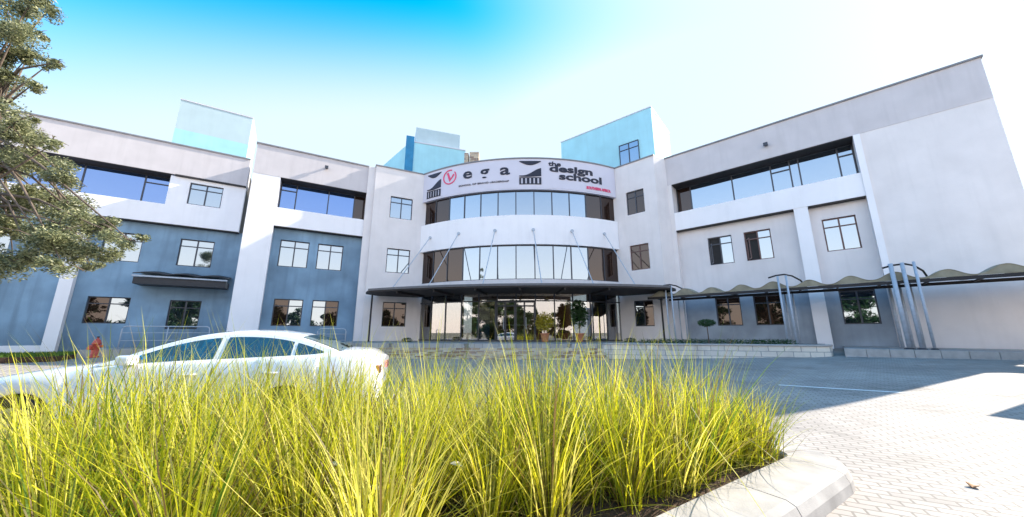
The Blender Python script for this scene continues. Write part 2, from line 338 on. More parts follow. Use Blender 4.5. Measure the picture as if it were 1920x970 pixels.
def window(F, u0, u1, z0, z1, o, parent, split=(.5,), top=.26, fm='frame', sashes=(), gm='glass', bar=.055, name='window', pm_=None):
    """framed window: outer frame, mullions at split, a transom 'top' of the height below the head; sashes: indexes standing open"""
    mb = MB(); w = u1 - u0; k = bar / (F.r * math.pi / 180) if F.curved else bar
    fbox(mb, F, u0, u1, o - .05, o + .02, z0, z0 + bar); fbox(mb, F, u0, u1, o - .05, o + .02, z1 - bar, z1)
    fbox(mb, F, u0, u0 + k, o - .05, o + .02, z0 + bar, z1 - bar); fbox(mb, F, u1 - k, u1, o - .05, o + .02, z0 + bar, z1 - bar)
    for s in split:
        c = u0 + w * s; fbox(mb, F, c - k * .6, c + k * .6, o - .05, o + .025, z0 + bar, z1 - bar)
    if top:
        zt = z1 - (z1 - z0) * top; fbox(mb, F, u0 + k, u1 - k, o - .048, o + .016, zt - bar * .5, zt + bar * .5)
    fo = mb.build(name, fm, parent)
    edges = [0] + list(split) + [1]
    for i, (a, b) in enumerate(zip(edges, edges[1:])):
        pm = MB(); lo = u0 + w * a; hi = u0 + w * b
        if i in sashes:
            zt = z1 - (z1 - z0) * top
            fbox(pm, F, lo, hi, o - .30, o - .26, z0, z1); pm.build('open_gap', 'wood', fo)
            sm = MB(); L = hi - lo
            def P(t, z, e=0):  # sash hinged at lo, swung outwards 70 degrees
                return F.p(lo + k + t * L * math.cos(R(70)) + e * .04, o + .03 + t * L * math.sin(R(70)), z)
            for (t0, t1, za, zb) in ((0, 1, z0 + .05, z0 + .10), (0, 1, zt - .08, zt - .03), (0, .09, z0 + .1, zt - .08), (.91, 1, z0 + .1, zt - .08)):
                sm.hexa([P(t0, za), P(t1, za), P(t1, za, 1), P(t0, za, 1), P(t0, zb), P(t1, zb), P(t1, zb, 1), P(t0, zb, 1)])
            sm.build('sash', fm, fo)
        else:
            fbox(pm, F, lo, hi, o - .03, o - .015, z0 + .01, z1 - .01); pm.build('pane', (pm_ or {}).get(i, gm), fo)
    return fo

def at(px, py, Y):
    u = 485 - py; c, s = math.cos(PITCH), math.sin(PITCH); fw = FPX * c - u * s; t = Y / fw
    return Vector(((px - 960) * t, Y, EYE + (u * c + FPX * s) * t))

# ------------------------------------------------------------------ ground
def gz(x, y):
    f = lambda t, a: a * (math.sqrt(t * t + 1.0) + t) / 2
    d = max(math.hypot(x, y) - 26, 0)
    k = 1 / (1 + (d / 10) ** 2)
    return (f(y - 5.5, .024) + f(x - 6, .046)) * k - .02
def grid(x0, x1, y0, y1, step, off=0, fn=gz):
    mb = MB(); nx = int((x1 - x0) / step); ny = int((y1 - y0) / step)
    for j in range(ny + 1):
        for i in range(nx + 1):
            x = x0 + i * step; y = y0 + j * step; mb.v.append((x, y, fn(x, y) + off))
    for j in range(ny):
        for i in range(nx):
            a = j * (nx + 1) + i; mb.f.append((a, a + 1, a + nx + 2, a + nx + 1))
    return mb
M['earth'] = mat('dry_earth', (.22, .19, .13), .95, nscale=.4, namt=.3, bump=.5)
g = MB(); g.quad((-1500, -1500, -.35), (1500, -1500, -.35), (1500, 1500, -.35), (-1500, 1500, -.35)); g.build('ground', 'earth', kind='structure')
grid(-60, 60, -40, 60, 1.0).build('paving', 'pav', smooth=True, kind='structure')

# ------------------------------------------------------------------ the school building
BASE = .2
TOP, RT, SB, BB = 12.6, 10.72, 8.8, 7.65        # parapet top, recess head, strip-window sill, bottom of white band
FA = Straight((-24.41, 16.78), (-17.64, 20.96))
FB = Straight((-15.37, 19.05), (-9.90, 22.16))
FC = Straight((-9.29, 21.93), (-6.46, 23.32))
FD = Straight((7.16, 22.40), (9.11, 20.54))
FE = Straight((10.08, 21.03), (19.49, 12.36))
FR = Arc((1.177, 33.929), 12.989)
school = empty('school_building', (0, 24, BASE), label='long pale three-storey school building with curved glazed entrance and lettered sign', cat='building')
school_inv = Matrix.Translation((0, -24, -BASE))
def part(mb, name, m, **k):
    o = mb.build(name, m, school, **k); o.matrix_parent_inverse = school_inv; return o
_w = window
def bwin(*a, **k):
    o = _w(*a, parent=None, **k) if False else None
def pwin(F, u0, u1, z0, z1, o, **k):
    f = _w(F, u0, u1, z0, z1, o, school, **k); f.matrix_parent_inverse = school_inv; return f

Z1 = (5.28, 6.92); Z0 = (1.78, 3.35)
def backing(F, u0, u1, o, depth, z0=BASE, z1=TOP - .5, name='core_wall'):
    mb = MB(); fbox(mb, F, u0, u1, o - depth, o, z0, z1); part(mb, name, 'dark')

# ---- right wing (E)
fas = MB(); fbox(fas, FE, 0, 12.8, -1.0, 0, RT, TOP)
part(fas, 'fascia_wall', 'fascia')
cp = MB(); fbox(cp, FE, -.04, 12.86, -.66, .06, TOP, TOP + .08); part(cp, 'coping', 'coping')
end = MB(); fbox(end, FE, 8.68, 12.8, -1.0, -.012, BASE, RT - .003); part(end, 'end_wall', 'wall')
js = MB(); fbox(js, FE, 8.685, 8.92, -.01, .03, BASE, RT - .01); part(js, 'pilaster', 'band')
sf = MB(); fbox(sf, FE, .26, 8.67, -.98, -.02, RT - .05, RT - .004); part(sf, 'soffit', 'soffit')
sf = MB(); fbox(sf, FE, .26, 6.0, -.379, -.05, BB - .06, BB - .004); part(sf, 'soffit', 'soffit')  # dark strip in place of the shadow line under the band
sf = MB(); fbox(sf, FE, 6.6, 8.66, -.379, -.05, BB - .06, BB - .004); part(sf, 'soffit', 'soffit')  # same painted shadow line, bay right of the pilaster
endside = MB(); fbox(endside, FE, 12.38, 12.8, -9.6, -.61, BASE, TOP); part(endside, 'gable_wall', 'band')
back = MB(); fbox(back, FE, 0, 12.36, -9.6, -9.2, BASE, TOP); fbox(back, FE, 0, 12.36, -9.2, -.62, TOP - .6, TOP - .5); part(back, 'roof_slab', 'lowgrey')
backing(FE, .3, 12.3, -1.2, 7.6)
bk = MB(); fbox(bk, FE, .3, 8.67, -1.19, -.55, BASE, BB - .01); part(bk, 'core_wall', 'dark')
jamb = MB(); fbox(jamb, FE, 0, .25, -1.0, -.004, BASE, RT - .003); part(jamb, 'corner_pier', 'wall')
bnd = MB(); fbox(bnd, FE, .25, 8.68, -1.0, -.03, BB, SB); part(bnd, 'spandrel_band', 'band')
p1 = MB(); fbox(p1, FE, 6.02, 6.58, -.55, -.05, BASE, BB); part(p1, 'pilaster', 'band')
for (ua_, ub_, h1, h0) in ((.25, 6.02, [(1.85, 3.08, *Z1), (3.68, 4.9, *Z1)], [(1.85, 3.08, *Z0), (3.68, 4.9, *Z0)]), (6.58, 8.68, [(7.0, 8.22, *Z1)], [(7.1, 8.32, *Z0)])):
    lw = MB(); fwall(lw, FE, ua_, ub_, 3.7, BB, -.38, .16, h1); part(lw, 'lower_wall', 'lowgrey')
    lw = MB(); fwall(lw, FE, ua_, ub_, BASE, 3.699, -.38, .16, h0); part(lw, 'base_wall', 'gfblue')
pwin(FE, 1.85, 3.08, *Z1, -.5, sashes=(0,)); pwin(FE, 3.68, 4.9, *Z1, -.5, sashes=(0,), fm='brownframe'); pwin(FE, 7.0, 8.22, *Z1, -.5, fm='brownframe')
pwin(FE, 1.85, 3.08, *Z0, -.5, gm='darkwin'); pwin(FE, 3.68, 4.9, *Z0, -.5, gm='darkwin'); pwin(FE, 7.1, 8.32, *Z0, -.5)
# strip window of the top floor
w = 8.68 - .25
pwin(FE, .27, 8.66, SB + .003, RT - .052, -.85, split=(.10, .375, .60, .70, .745, .93), top=0, pm_={0: 'darkwin'})
for ta, tb in ((.60, .70), (.93, .995)):
    tr = MB(); fbox(tr, FE, .25 + w * ta, .25 + w * tb, -.88, -.82, 10.1, 10.16); part(tr, 'transom', 'frame')
# ---- return between E and D, and wall D
FDE = Straight((9.11, 20.54), (10.08, 21.03))
rt = MB(); fbox(rt, FDE, .0, FDE.L + .25, -.9, 0, BASE, TOP - .004); part(rt, 'return_wall', 'wall')
dw = MB(); fwall(dw, FD, -.35, 2.695, BASE, TOP, 0, .3, [(.69, 1.9, 9.0, 10.6), (.69, 1.92, *Z1), (.69, 1.9, *Z0)]); part(dw, 'inner_wall', 'wall')
pwin(FD, .69, 1.9, 9.0, 10.6, -.12, pm_={0: 'darkwin', 1: 'darkwin'}); pwin(FD, .69, 1.92, *Z1, -.12, gm='darkwin', fm='brownframe'); pwin(FD, .69, 1.9, *Z0, -.12, pm_={1: 'darkwin'})
dc = MB(); fbox(dc, FD, -.02, 2.74, -.5, .05, TOP, TOP + .08); part(dc, 'coping', 'coping')
backing(FD, .3, 2.5, -.35, 5.0)
topd = MB(); fbox(topd, FD, .0, 2.6, -5, -.52, TOP - .5, TOP - .45); part(topd, 'roof_slab', 'lowgrey')
# ---- left block B
fas = MB(); fbox(fas, FB, 0, FB.L + .25, -1.0, 0, RT, TOP); part(fas, 'fascia_wall', 'fascia')
cp = MB(); fbox(cp, FB, -.05, FB.L, -.66, .06, TOP, TOP + .08); part(cp, 'coping', 'coping')
pr = MB(); fbox(pr, FB, 0, 1.38, -3.2, -.012, BASE, RT - .003); part(pr, 'corner_pier', 'band')
sw = MB(); fbox(sw, FB, .0, .6, -3.2, -1.01, RT, TOP - .01); part(sw, 'side_wall', 'fascia')
bnd = MB(); fbox(bnd, FB, 1.38, FB.L + .2, -1.0, -.03, BB, SB); part(bnd, 'spandrel_band', 'band')
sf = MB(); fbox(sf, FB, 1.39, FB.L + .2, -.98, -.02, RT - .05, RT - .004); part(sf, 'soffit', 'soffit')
sf = MB(); fbox(sf, FB, 1.39, FB.L, -.379, -.05, BB - .06, BB - .004); part(sf, 'soffit', 'soffit')  # strip coloured as the shadow below block B's band
lw = MB(); fwall(lw, FB, 1.38, FB.L + .1, BASE, BB, -.38, .16, [(1.8, 3.33, *Z1), (3.8, 5.25, *Z1), (1.9, 3.38, *Z0), (3.86, 5.32, *Z0)]); part(lw, 'lower_wall', 'blue')
pwin(FB, 1.8, 3.33, *Z1, -.5); pwin(FB, 3.8, 5.25, *Z1, -.5); pwin(FB, 1.9, 3.38, *Z0, -.5, pm_={0: 'darkwin'}); pwin(FB, 3.86, 5.32, *Z0, -.5, pm_={1: 'darkwin'})
pwin(FB, 1.4, FB.L + .15, SB + .003, RT - .052, -.75, split=(.17, .53, .84), top=0, gm='bluewin', pm_={3: 'darkwin'})
tr = MB(); fbox(tr, FB, 1.4, 1.4 + (FB.L - 1.4) * .17, -.78, -.72, 10.15, 10.21); part(tr, 'transom', 'frame')
backing(FB, 1.39, FB.L + .1, -1.05, 5)
bk = MB(); fbox(bk, FB, 1.39, FB.L, -1.04, -.55, BASE, BB - .01); part(bk, 'core_wall', 'dark')
# ---- wall C (steps forward from B)
cw = MB(); fwall(cw, FC, 0, 3.6, BASE, TOP, 0, .3, [(1.08, 2.56, 9.05, 10.6), (1.1, 2.6, *Z1), (1.1, 2.58, *Z0)]); part(cw, 'inner_wall', 'wall')
cs = MB(); fbox(cs, FC, -.45, .3, -1.5, -.305, BASE, TOP - .004); part(cs, 'return_wall', 'wall')
pwin(FC, 1.08, 2.56, 9.05, 10.6, -.12); pwin(FC, 1.1, 2.6, *Z1, -.12); pwin(FC, 1.1, 2.58, *Z0, -.12, gm='darkwin')
cc = MB(); fbox(cc, FC, -.05, 3.16, -.5, .05, TOP, TOP + .08); part(cc, 'coping', 'coping')
backing(FC, .4, 2.9, -.35, 4.5)
# ---- left wing A
A0 = -7.5
fas = MB(); fbox(fas, FA, A0, 8.3, -1.0, 0, RT, TOP); part(fas, 'fascia_wall', 'fascia')
cp = MB(); fbox(cp, FA, A0, 8.3, -.66, .06, TOP, TOP + .08); part(cp, 'coping', 'coping')
bnd = MB(); fbox(bnd, FA, A0, 4.7, -1.0, -.03, BB, SB); part(bnd, 'spandrel_band', 'band')
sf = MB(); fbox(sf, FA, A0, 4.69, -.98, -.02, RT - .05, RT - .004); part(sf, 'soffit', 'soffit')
sf = MB(); fbox(sf, FA, A0, 8.3, -.379, -.05, BB - .06, BB - .004); part(sf, 'soffit', 'soffit')  # dark strip painting in the shadow below wing A's band
sq = MB(); fwall(sq, FA, 4.7, 8.3, BB, RT - .1, -.03, .3, [(5.61, 7.2, 9.02, 10.38)]); part(sq, 'upper_wall', 'band')
lg = MB(); fbox(lg, FA, 4.9, 8.3, -.3, .10, RT - .098, RT - .003); part(lg, 'ledge', 'soffit')
pwin(FA, 5.61, 7.2, 9.02, 10.38, -.15)
lw = MB(); fwall(lw, FA, A0, 8.5, BASE, BB, -.38, .16, [(-2.2, -.6, *Z0), (-2.2, -.6, *Z1), (2.5, 4.05, *Z1), (5.62, 7.2, *Z1), (2.48, 4.1, 1.88, 3.3), (5.7, 7.1, 1.6, 3.25)]); part(lw, 'lower_wall', 'blue')
pwin(FA, -2.2, -.6, *Z0, -.5); pwin(FA, -2.2, -.6, *Z1, -.5); pwin(FA, 2.5, 4.05, *Z1, -.5); pwin(FA, 5.62, 7.2, *Z1, -.5); pwin(FA, 2.48, 4.1, 1.88, 3.3, -.5, pm_={0: 'darkwin'}); pwin(FA, 5.7, 7.1, 1.6, 3.25, -.5)
for pu in (1.45, -4.3):
    pl = MB(); fbox(pl, FA, pu, pu + .48, -.36, -.06, BASE, BB); part(pl, 'pilaster', 'band')
pwin(FA, A0, 4.69, SB + .003, RT - .052, -.75, split=(.2, .4, .58, .70, .9), top=0, gm='bluewin')
tr = MB(); fbox(tr, FA, A0 + 12.2 * .9, 4.69, -.78, -.72, 10.15, 10.21); part(tr, 'transom', 'frame')
pls = MB(); fbox(pls, FA, A0, 1.45, -.37, -.33, BASE, .78); part(pls, 'plinth', 'band')
backing(FA, A0, 8.2, -1.05, 7)
bk = MB(); fbox(bk, FA, A0, 8.2, -1.04, -.55, BASE, BB - .01); part(bk, 'core_wall', 'dark')
# wavy door canopy on wing A
dc = MB()
N = 48; th = .05
for i in range(N):
    a = 4.3 + 4.0 * i / N; b = 4.3 + 4.0 * (i + 1) / N
    za = 4.5 + .10 * abs(math.sin((a - 4.3) * math.pi / 1.33)) ; zb = 4.5 + .10 * abs(math.sin((b - 4.3) * math.pi / 1.33))
    P = FA.p
    dc.hexa([P(a, -.37, za + .2), P(b, -.37, zb + .2), P(b, .9, zb), P(a, .9, za), P(a, -.37, za + .2 + th), P(b, -.37, zb + .2 + th), P(b, .9, zb + th), P(a, .9, za + th)])
dcn = part(dc, 'door_canopy', 'blacksheet')
eb = MB(); fbox(eb, FA, 4.3, 8.3, .86, .94, 4.36, 4.44); 
eb.build('edge_beam', 'steel', dcn)
fb = MB(); fbox(fb, FA, 4.35, 8.25, -.36, .85, 3.98, 4.34); fb.build('underside', 'blacksheet', dcn)
# ---- curved entrance drum
a0, a1 = -35.6, 27.3
SGB = 10.45; s2 = 8.72; b1 = 6.8; c1 = 4.6
sg = MB(); fbox(sg, FR, a0, a1, -.4, 0, SGB, TOP); part(sg, 'curved_fascia', 'board')
cp = MB(); fbox(cp, FR, a0 - .2, a1 + .2, -.5, .05, TOP, TOP + .08); part(cp, 'coping', 'coping')
bd = MB(); fbox(bd, FR, a0, a1, -.5, 0, b1, s2); part(bd, 'curved_band', 'band')
lb = MB(); fbox(lb, FR, a0, a1, -.5, -.02, 4.15, c1); part(lb, 'curved_beam', 'lowgrey')
angs = [a0 + (a1 - a0) * i / 12 for i in range(13)]
def curtain(z0, z1, name, o, gm, mull, transom=None, dk=()):
    fr = MB(); fbox(fr, FR, a0, a1, o - .06, o + .03, z0, z0 + .06); fbox(fr, FR, a0, a1, o - .06, o + .03, z1 - .06, z1)
    for a in mull: fbox(fr, FR, a - .14, a + .14, o - .06, o + .04, z0 + .06, z1 - .06)
    if transom: fbox(fr, FR, a0, a1, o - .05, o + .02, transom - .035, transom + .035)
    f = part(fr, name, 'frame')
    for ip, (a, b) in enumerate(zip(mull, mull[1:])):
        pm = MB()
        jit = random.uniform(-.006, .006)
        P = FR.p; e = .02
        pm.hexa([P(a, o - .02 + jit, z0 + e), P(b, o - .02 - jit, z0 + e), P(b, o - .005 - jit, z0 + e), P(a, o - .005 + jit, z0 + e), P(a, o - .02 + jit, z1 - e), P(b, o - .02 - jit, z1 - e), P(b, o - .005 - jit, z1 - e), P(a, o - .005 + jit, z1 - e)])
        pm.build('pane', 'darkwin' if ip in dk else gm, f)
curtain(s2, SGB, 'curtain_window', -.22, 'glass', angs, dk=(0, 1, 10, 11))
curtain(c1, b1, 'curtain_window', -.22, 'glass', angs, dk=(0, 1, 2, 10, 11))
curtain(.9, 4.15, 'entrance_glazing', -.22, 'lobbyglass', angs, 3.3)
# doors in the middle
FDr = Arc((1.177, 33.929), 12.989 - .16)
df = MB()
for a in (-9.7, -7.1, -4.5, -1.9, .8):
    fbox(df, FDr, a - .2, a + .2, 0, .07, .9, 3.2)
fbox(df, FDr, -9.9, 1.0, 0, .07, 3.2, 3.3); fbox(df, FDr, -9.9, 1.0, 0, .07, 2.95, 3.02)
dd = part(df, 'entrance_door', 'frame')
for a in (-7.5, -1.5):
    hb = MB(); hb.tube([FDr.p(a, .12, 1.6), FDr.p(a, .12, 2.3)], .02); hb.build('handle', 'steel', dd)
# lobby interior and upper cores
fl = MB(); fbox(fl, FR, a0, a1, -5.5, -.28, .6, .9); part(fl, 'lobby_floor', 'slab')
bw = MB(); fbox(bw, FR, a0, a1, -5.8, -5.5, .9, 4.15); part(bw, 'lobby_back_wall', 'wood')
for (x, y, w_) in ((a0, a0 + 14.5, .5), (a1 - 10.4, a1, .5)):
    cu = MB()
    k = 0; u = x
    while u < y:
        fbox(cu, FR, u, u + .9, -.72 - .12 * (k % 2), -.55 - .12 * (k % 2), .9, 4.15); u += .9; k += 1
    part(cu, 'timber_screen', 'wood')
cl = MB(); fbox(cl, FR, a0, a1, -5.8, -.5, 4.152, 4.3); part(cl, 'lobby_ceiling', 'white')
uc = MB(); fbox(uc, FR, a0 - 2, a1 + 2, -6, -.52, 4.3, TOP - .4); part(uc, 'core_wall', 'dark')
# entrance canopy: crescent slab
cr = MB(); co = (0.75, 27.2); N = 44; ra = 9.75
outer = []
def circle3(p, q, r):
    ax, ay = p; bx, by = q; cx, cy = r; d = 2 * (ax * (by - cy) + bx * (cy - ay) + cx * (ay - by))
    ux = ((ax * ax + ay * ay) * (by - cy) + (bx * bx + by * by) * (cy - ay) + (cx * cx + cy * cy) * (ay - by)) / d
    uy = ((ax * ax + ay * ay) * (cx - bx) + (bx * bx + by * by) * (ax - cx) + (cx * cx + cy * cy) * (bx - ax)) / d
    return (ux, uy), math.hypot(ax - ux, ay - uy)
co, ra = circle3((-8.35, 20.15), (.4, 17.85), (8.6, 18.75))
tA = math.atan2(-8.35 - co[0], co[1] - 20.15); tB = math.atan2(8.6 - co[0], co[1] - 18.75)
for i in range(N + 1):
    t = tA + (tB - tA) * i / N; outer.append((co[0] + ra * math.sin(t), co[1] - ra * math.cos(t)))
inner = [FR.p(a, .012, 0)[:2] for a in [a1 - .3 - (a1 - a0 - .6) * i / 24 for i in range(25)]]
inn = [(9.3, 19.6), (9.0, 20.63)] + inner + [(-8.6, 22.25), (-8.95, 21.2)]
def outer_clip(p): return p
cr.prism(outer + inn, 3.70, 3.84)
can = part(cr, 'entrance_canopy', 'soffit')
ed = MB()
for (p, q) in zip(outer, outer[1:]):
    def off(pt, d):
        v = Vector((pt[0] - co[0], pt[1] - co[1])).normalized(); return (pt[0] + v.x * d, pt[1] + v.y * d)
    ed.hexa([(*off(p, .003), 3.78), (*off(q, .003), 3.78), (*off(q, .06), 3.78), (*off(p, .06), 3.78), (*off(p, .003), 3.90), (*off(q, .003), 3.90), (*off(q, .06), 3.90), (*off(p, .06), 3.90)])
ed.build('edge_trim', 'canopyedge', can)
for i in range(5, N - 4, 6):     # soffit ribs
    rb = MB(); p = outer[i]; v = Vector((co[0] - p[0], co[1] - p[1], 0)).normalized(); s_ = Vector((-v.y, v.x, 0)) * .05
    a = Vector((p[0], p[1], 3.58)) + v * .1; b = a + v * 2.6
    rb.hexa([a - s_, b - s_, b + s_, a + s_, *[q + Vector((0, 0, .118)) for q in (a - s_, b - s_, b + s_, a + s_)]]); rb.build('rib', 'soffit', can)
# tie rods
AN = [-31.3, -21.0, -10.0, .7, 11.7, 22.0]
for a, px in zip(AN, (735, 800, 899, 1010, 1113, 1200)):
    top = Vector(FR.p(a, .03, 7.72)); foot = None
    # foot on the canopy near its edge
    dx = (px - 960) / 640.0
    best = min(outer, key=lambda q: abs(q[0] / q[1] - dx)); foot = Vector((best[0], best[1] + .3, 3.85))
    rd = MB(); rd.tube([top, foot], .028, 6); o = part(rd, 'tie_rod', 'steel')
    pl = MB(); c = Vector(FR.p(a, .003, 7.72)); pl.tube([c, Vector(FR.p(a, .06, 7.72))], .11, 12); pl.build('anchor_plate', 'steel', o)
# canopy columns at both ends
for x, y in ((-8.3, 20.6), (8.4, 19.6)):
    c = MB(); c.tube([(x, y, .88), (x, y, 3.62)], .05, 10); part(c, 'canopy_post', 'soffit')
# ---- wall floodlights
for F, u, z in ((FB, 3.75, 11.9), (FE, 5.35, 11.5)):
    wl = MB(); fbox(wl, F, u - .05, u + .05, 0.003, .14, z - .05, z + .05); fbox(wl, F, u - .1, u + .1, .14, .24, z - .09, z + .09)
    part(wl, 'wall_light', 'frame')
# ---- rooftop blocks
def roofblock(A, B, depth, z1, zc, name='rooftop_block'):
    F = Straight(A, B); m = MB(); fbox(m, F, 0, F.L, -depth, 0, TOP - 1, zc); o = part(m, name, 'cyan')
    if z1 > zc:
        t = MB(); fbox(t, F, 0, F.L, -depth, 0, zc, z1); t.build('upper_block', 'paleblue', o)
    c = MB(); fbox(c, F, -.04, F.L + .04, -depth - .04, .04, z1, z1 + .07); c.build('coping', 'board', o)
    return F, o
P1 = at(340, 187, 23.5); P2 = at(476, 213, 25.9)
roofblock(P1[:2], P2[:2], 4, P1.z, at(337, 240, 23.5).z)
Q1 = at(712, 296, 26.5); Q2 = at(765, 259, 25.0)
F1, o1 = roofblock(at(765, 259, 25)[:2], at(872, 290, 26.5)[:2], 4, at(790, 250, 25.3).z - .9, at(790, 250, 25.3).z - .9)
t = MB(); fbox(t, F1, .6, 4.2, -3, -.4, 13, at(798, 247, 25.4).z + .5); t.build('upper_block', 'paleblue', o1)
s_ = MB(); fbox(s_, F1, -.12, .5, -3.9, .05, 12, at(770, 255, 25).z); s_.build('blue_fin', 'deepblue', o1)
FL = Straight(at(708, 300, 28)[:2], at(766, 259, 25.2)[:2]); s2_ = MB()
P = FL.p; s2_.hexa([P(0, -3, 12), P(FL.L, -3, 12), P(FL.L, -.02, 12), P(0, -.02, 12), P(0, -3, 15.5), P(FL.L, -3, 16.2), P(FL.L, -.02, 16.2), P(0, -.02, 15.2)])
s2_.build('side_block', 'cyan', o1)
RA = at(1052, 268, 27.5); RB = at(1220, 201, 22.6)
FRB, o2 = roofblock(RA[:2], RB[:2], 4.5, RB.z, RB.z)
uW = FRB.L
def u_of(px, F):
    lo, hi = 0, F.L
    for _ in range(30):
        m = (lo + hi) / 2; p = F.p(m, 0, 14); t = p[0] / (p[1] * math.cos(PITCH) + (p[2] - EYE) * math.sin(PITCH)) * FPX + 960
        if t < px: lo = m
        else: hi = m
    return lo
ua, ub = u_of(1163, FRB), u_of(1200, FRB)
pa = Vector(FRB.p(ub, 0, 0))
zt_ = at(1198, 262, pa.y).z
window(FRB, ua, ub, zt_ - 1.9, zt_, .06, o2, name='roof_window')
vb = MB(); v0 = at(890, 291, 24.5); vb.box(v0.x - .35, v0.x + .35, 24.2, 25, 12.2, v0.z + .1); vb.box(v0.x - .75, v0.x - .45, 24.2, 24.8, 12.2, v0.z); part(vb, 'roof_vent', M['stone'])

# ------------------------------------------------------------------ sign lettering on the drum
def arcmesh(name, polys3, m, parent, lift=.012, th=.03):
    """polys3: list of (verts2d, faces) in (metres along arc from angle ac, z); extruded off the fascia"""
    mb = MB()
    for verts, faces in polys3:
        b = len(mb.v)
        for o_ in (lift, lift + th):
            for (s, z) in verts: mb.v.append(FR.p(math.degrees(s / FR.r), o_, z))
        n = len(verts)
        cnt = {}
        for f in faces:
            mb.f.append(tuple(b + n + i for i in f)); mb.f.append(tuple(b + i for i in reversed(f)))
            for i in range(len(f)):
                e = (f[i], f[(i + 1) % len(f)]); cnt[tuple(sorted(e))] = cnt.get(tuple(sorted(e)), []) + [e]
        for es in cnt.values():
            if len(es) == 1:
                i, j = es[0]; mb.f.append((b + i, b + j, b + n + j, b + n + i))
    return mb.build(name, m, parent)
S = lambda ang: R(ang) * FR.r
def text2d(txt, size, bold=.0, sx=1.0, spacing=1.0):
    c = bpy.data.curves.new('t', 'FONT'); c.body = txt; c.size = size; c.offset = bold; c.space_character = spacing; c.resolution_u = 3
    o = bpy.data.objects.new('t', c); col.objects.link(o); bpy.context.view_layer.update()
    me = bpy.data.meshes.new_from_object(o.evaluated_get(bpy.context.evaluated_depsgraph_get()))
    bm = bmesh.new(); bm.from_mesh(me); bmesh.ops.remove_doubles(bm, verts=bm.verts, dist=.0005)
    bmesh.ops.triangulate(bm, faces=bm.faces); bm.verts.ensure_lookup_table()
    v = [(p.co.x * sx, p.co.y) for p in bm.verts]; f = [tuple(x.index for x in p.verts) for p in bm.faces]
    bm.free(); bpy.data.objects.remove(o); bpy.data.meshes.remove(me); bpy.data.curves.remove(c)
    return v, f
sign = MB(); fbox(sign, FR, a0 + .8, a1 - .6, .002, .010, 10.54, 12.52)
signp = part(sign, 'sign', 'board')
def put(txt, ang, z, size, m, bold=.02, sx=1, width=None, name='lettering', spacing=1.0):
    v, f = text2d(txt, size, bold, sx, spacing)
    xs = [p[0] for p in v]; w0 = max(xs) - min(xs); k = (width / w0) if width else 1
    v = [((p[0] - min(xs)) * k + S(ang), p[1] + z) for p in v]
    return arcmesh(name, [(v, f)], m, signp)
put('e', -20.1, 11.52, 1.05, 'ink', .02, width=.66)
put('g', -14.8, 11.52, 1.05, 'ink', .02, width=.66)
put('a', -8.7, 11.52, 1.05, 'ink', .02, width=.66)
put('SCHOOL OF BRAND LEADERSHIP', -21.5, 10.98, .17, 'ink', 0, width=3.5)
put('the', 5.3, 12.12, .42, 'ink', .012, width=.85)
put('design', 5.6, 11.72, .66, 'ink', .022, width=3.05)
put('school', 8.4, 11.2, .66, 'ink', .022, width=3.1)
put('SOUTHERN AFRICA', 16.8, 10.72, .26, 'pink', .012, width=1.9)
# pink ring with a tick
def ring(cx, cz, r0, r1, n=28, a_from=0, a_to=360):
    v = []; f = []
    for i in range(n + 1):
        t = R(a_from + (a_to - a_from) * i / n); v += [(cx + r0 * math.cos(t), cz + r0 * math.sin(t)), (cx + r1 * math.cos(t), cz + r1 * math.sin(t))]
    for i in range(n): f.append((2 * i, 2 * i + 1, 2 * i + 3, 2 * i + 2))
    return v, f
cx = S(-24.8)
arcmesh('lettering', [ring(cx, 11.85, .46, .54, a_from=70, a_to=400), ([(cx - .25, 12.15), (cx - .10, 12.18), (cx + .08, 11.72), (cx + .0, 11.5)], [(0, 3, 2, 1)]), ([(cx + .0, 11.5), (cx + .08, 11.72), (cx + .3, 12.05), (cx + .38, 11.95)], [(0, 3, 2, 1)])], 'pink', signp)
# two dark emblems: swoosh roof over a row of columns
def emblem(s0, s1, z0, z1):
    W = s1 - s0; Hh = z1 - z0; P = []
    n = 14
    # top lens shape
    v = []; f = []
    for i in range(n + 1):
        t = i / n; v += [(s0 + W * t, z1), (s0 + W * t, z1 - Hh * (.02 + .16 * math.sin(math.pi * t)))]
    for i in range(n): f.append((2 * i, 2 * i + 1, 2 * i + 3, 2 * i + 2))
    P.append((v, f))
    # hill swoosh
    v = []; f = []
    for i in range(n + 1):
        t = i / n; v += [(s0 + W * t, z1 - Hh * (.62 - .26 * t + .06 * math.sin(5 * t))), (s0 + W * t, z1 - Hh * (.66 + .02 * math.sin(4 * t)))]
    for i in range(n): f.append((2 * i, 2 * i + 1, 2 * i + 3, 2 * i + 2))
    P.append((v, f))
    bars = [(0, .08), (.16, .27), (.34, .46), (.53, .64), (.71, .82), (.9, 1)]
    for a, b in bars: P.append(([(s0 + W * a, z1 - Hh * .735), (s0 + W * b, z1 - Hh * .735), (s0 + W * b, z0 + .07), (s0 + W * a, z0 + .07)], [(0, 3, 2, 1)]))
    for zz, hh in ((z0, .06), (z1 - Hh * .73, .05)): P.append(([(s0, zz), (s0 + W, zz), (s0 + W, zz + hh), (s0, zz + hh)], [(0, 1, 2, 3)]))
    arcmesh('emblem', P, 'ink', signp)
emblem(S(-3.1), S(3.2), 10.78, 12.42)
emblem(S(-33.6), S(-28.0), 10.62, 12.4)

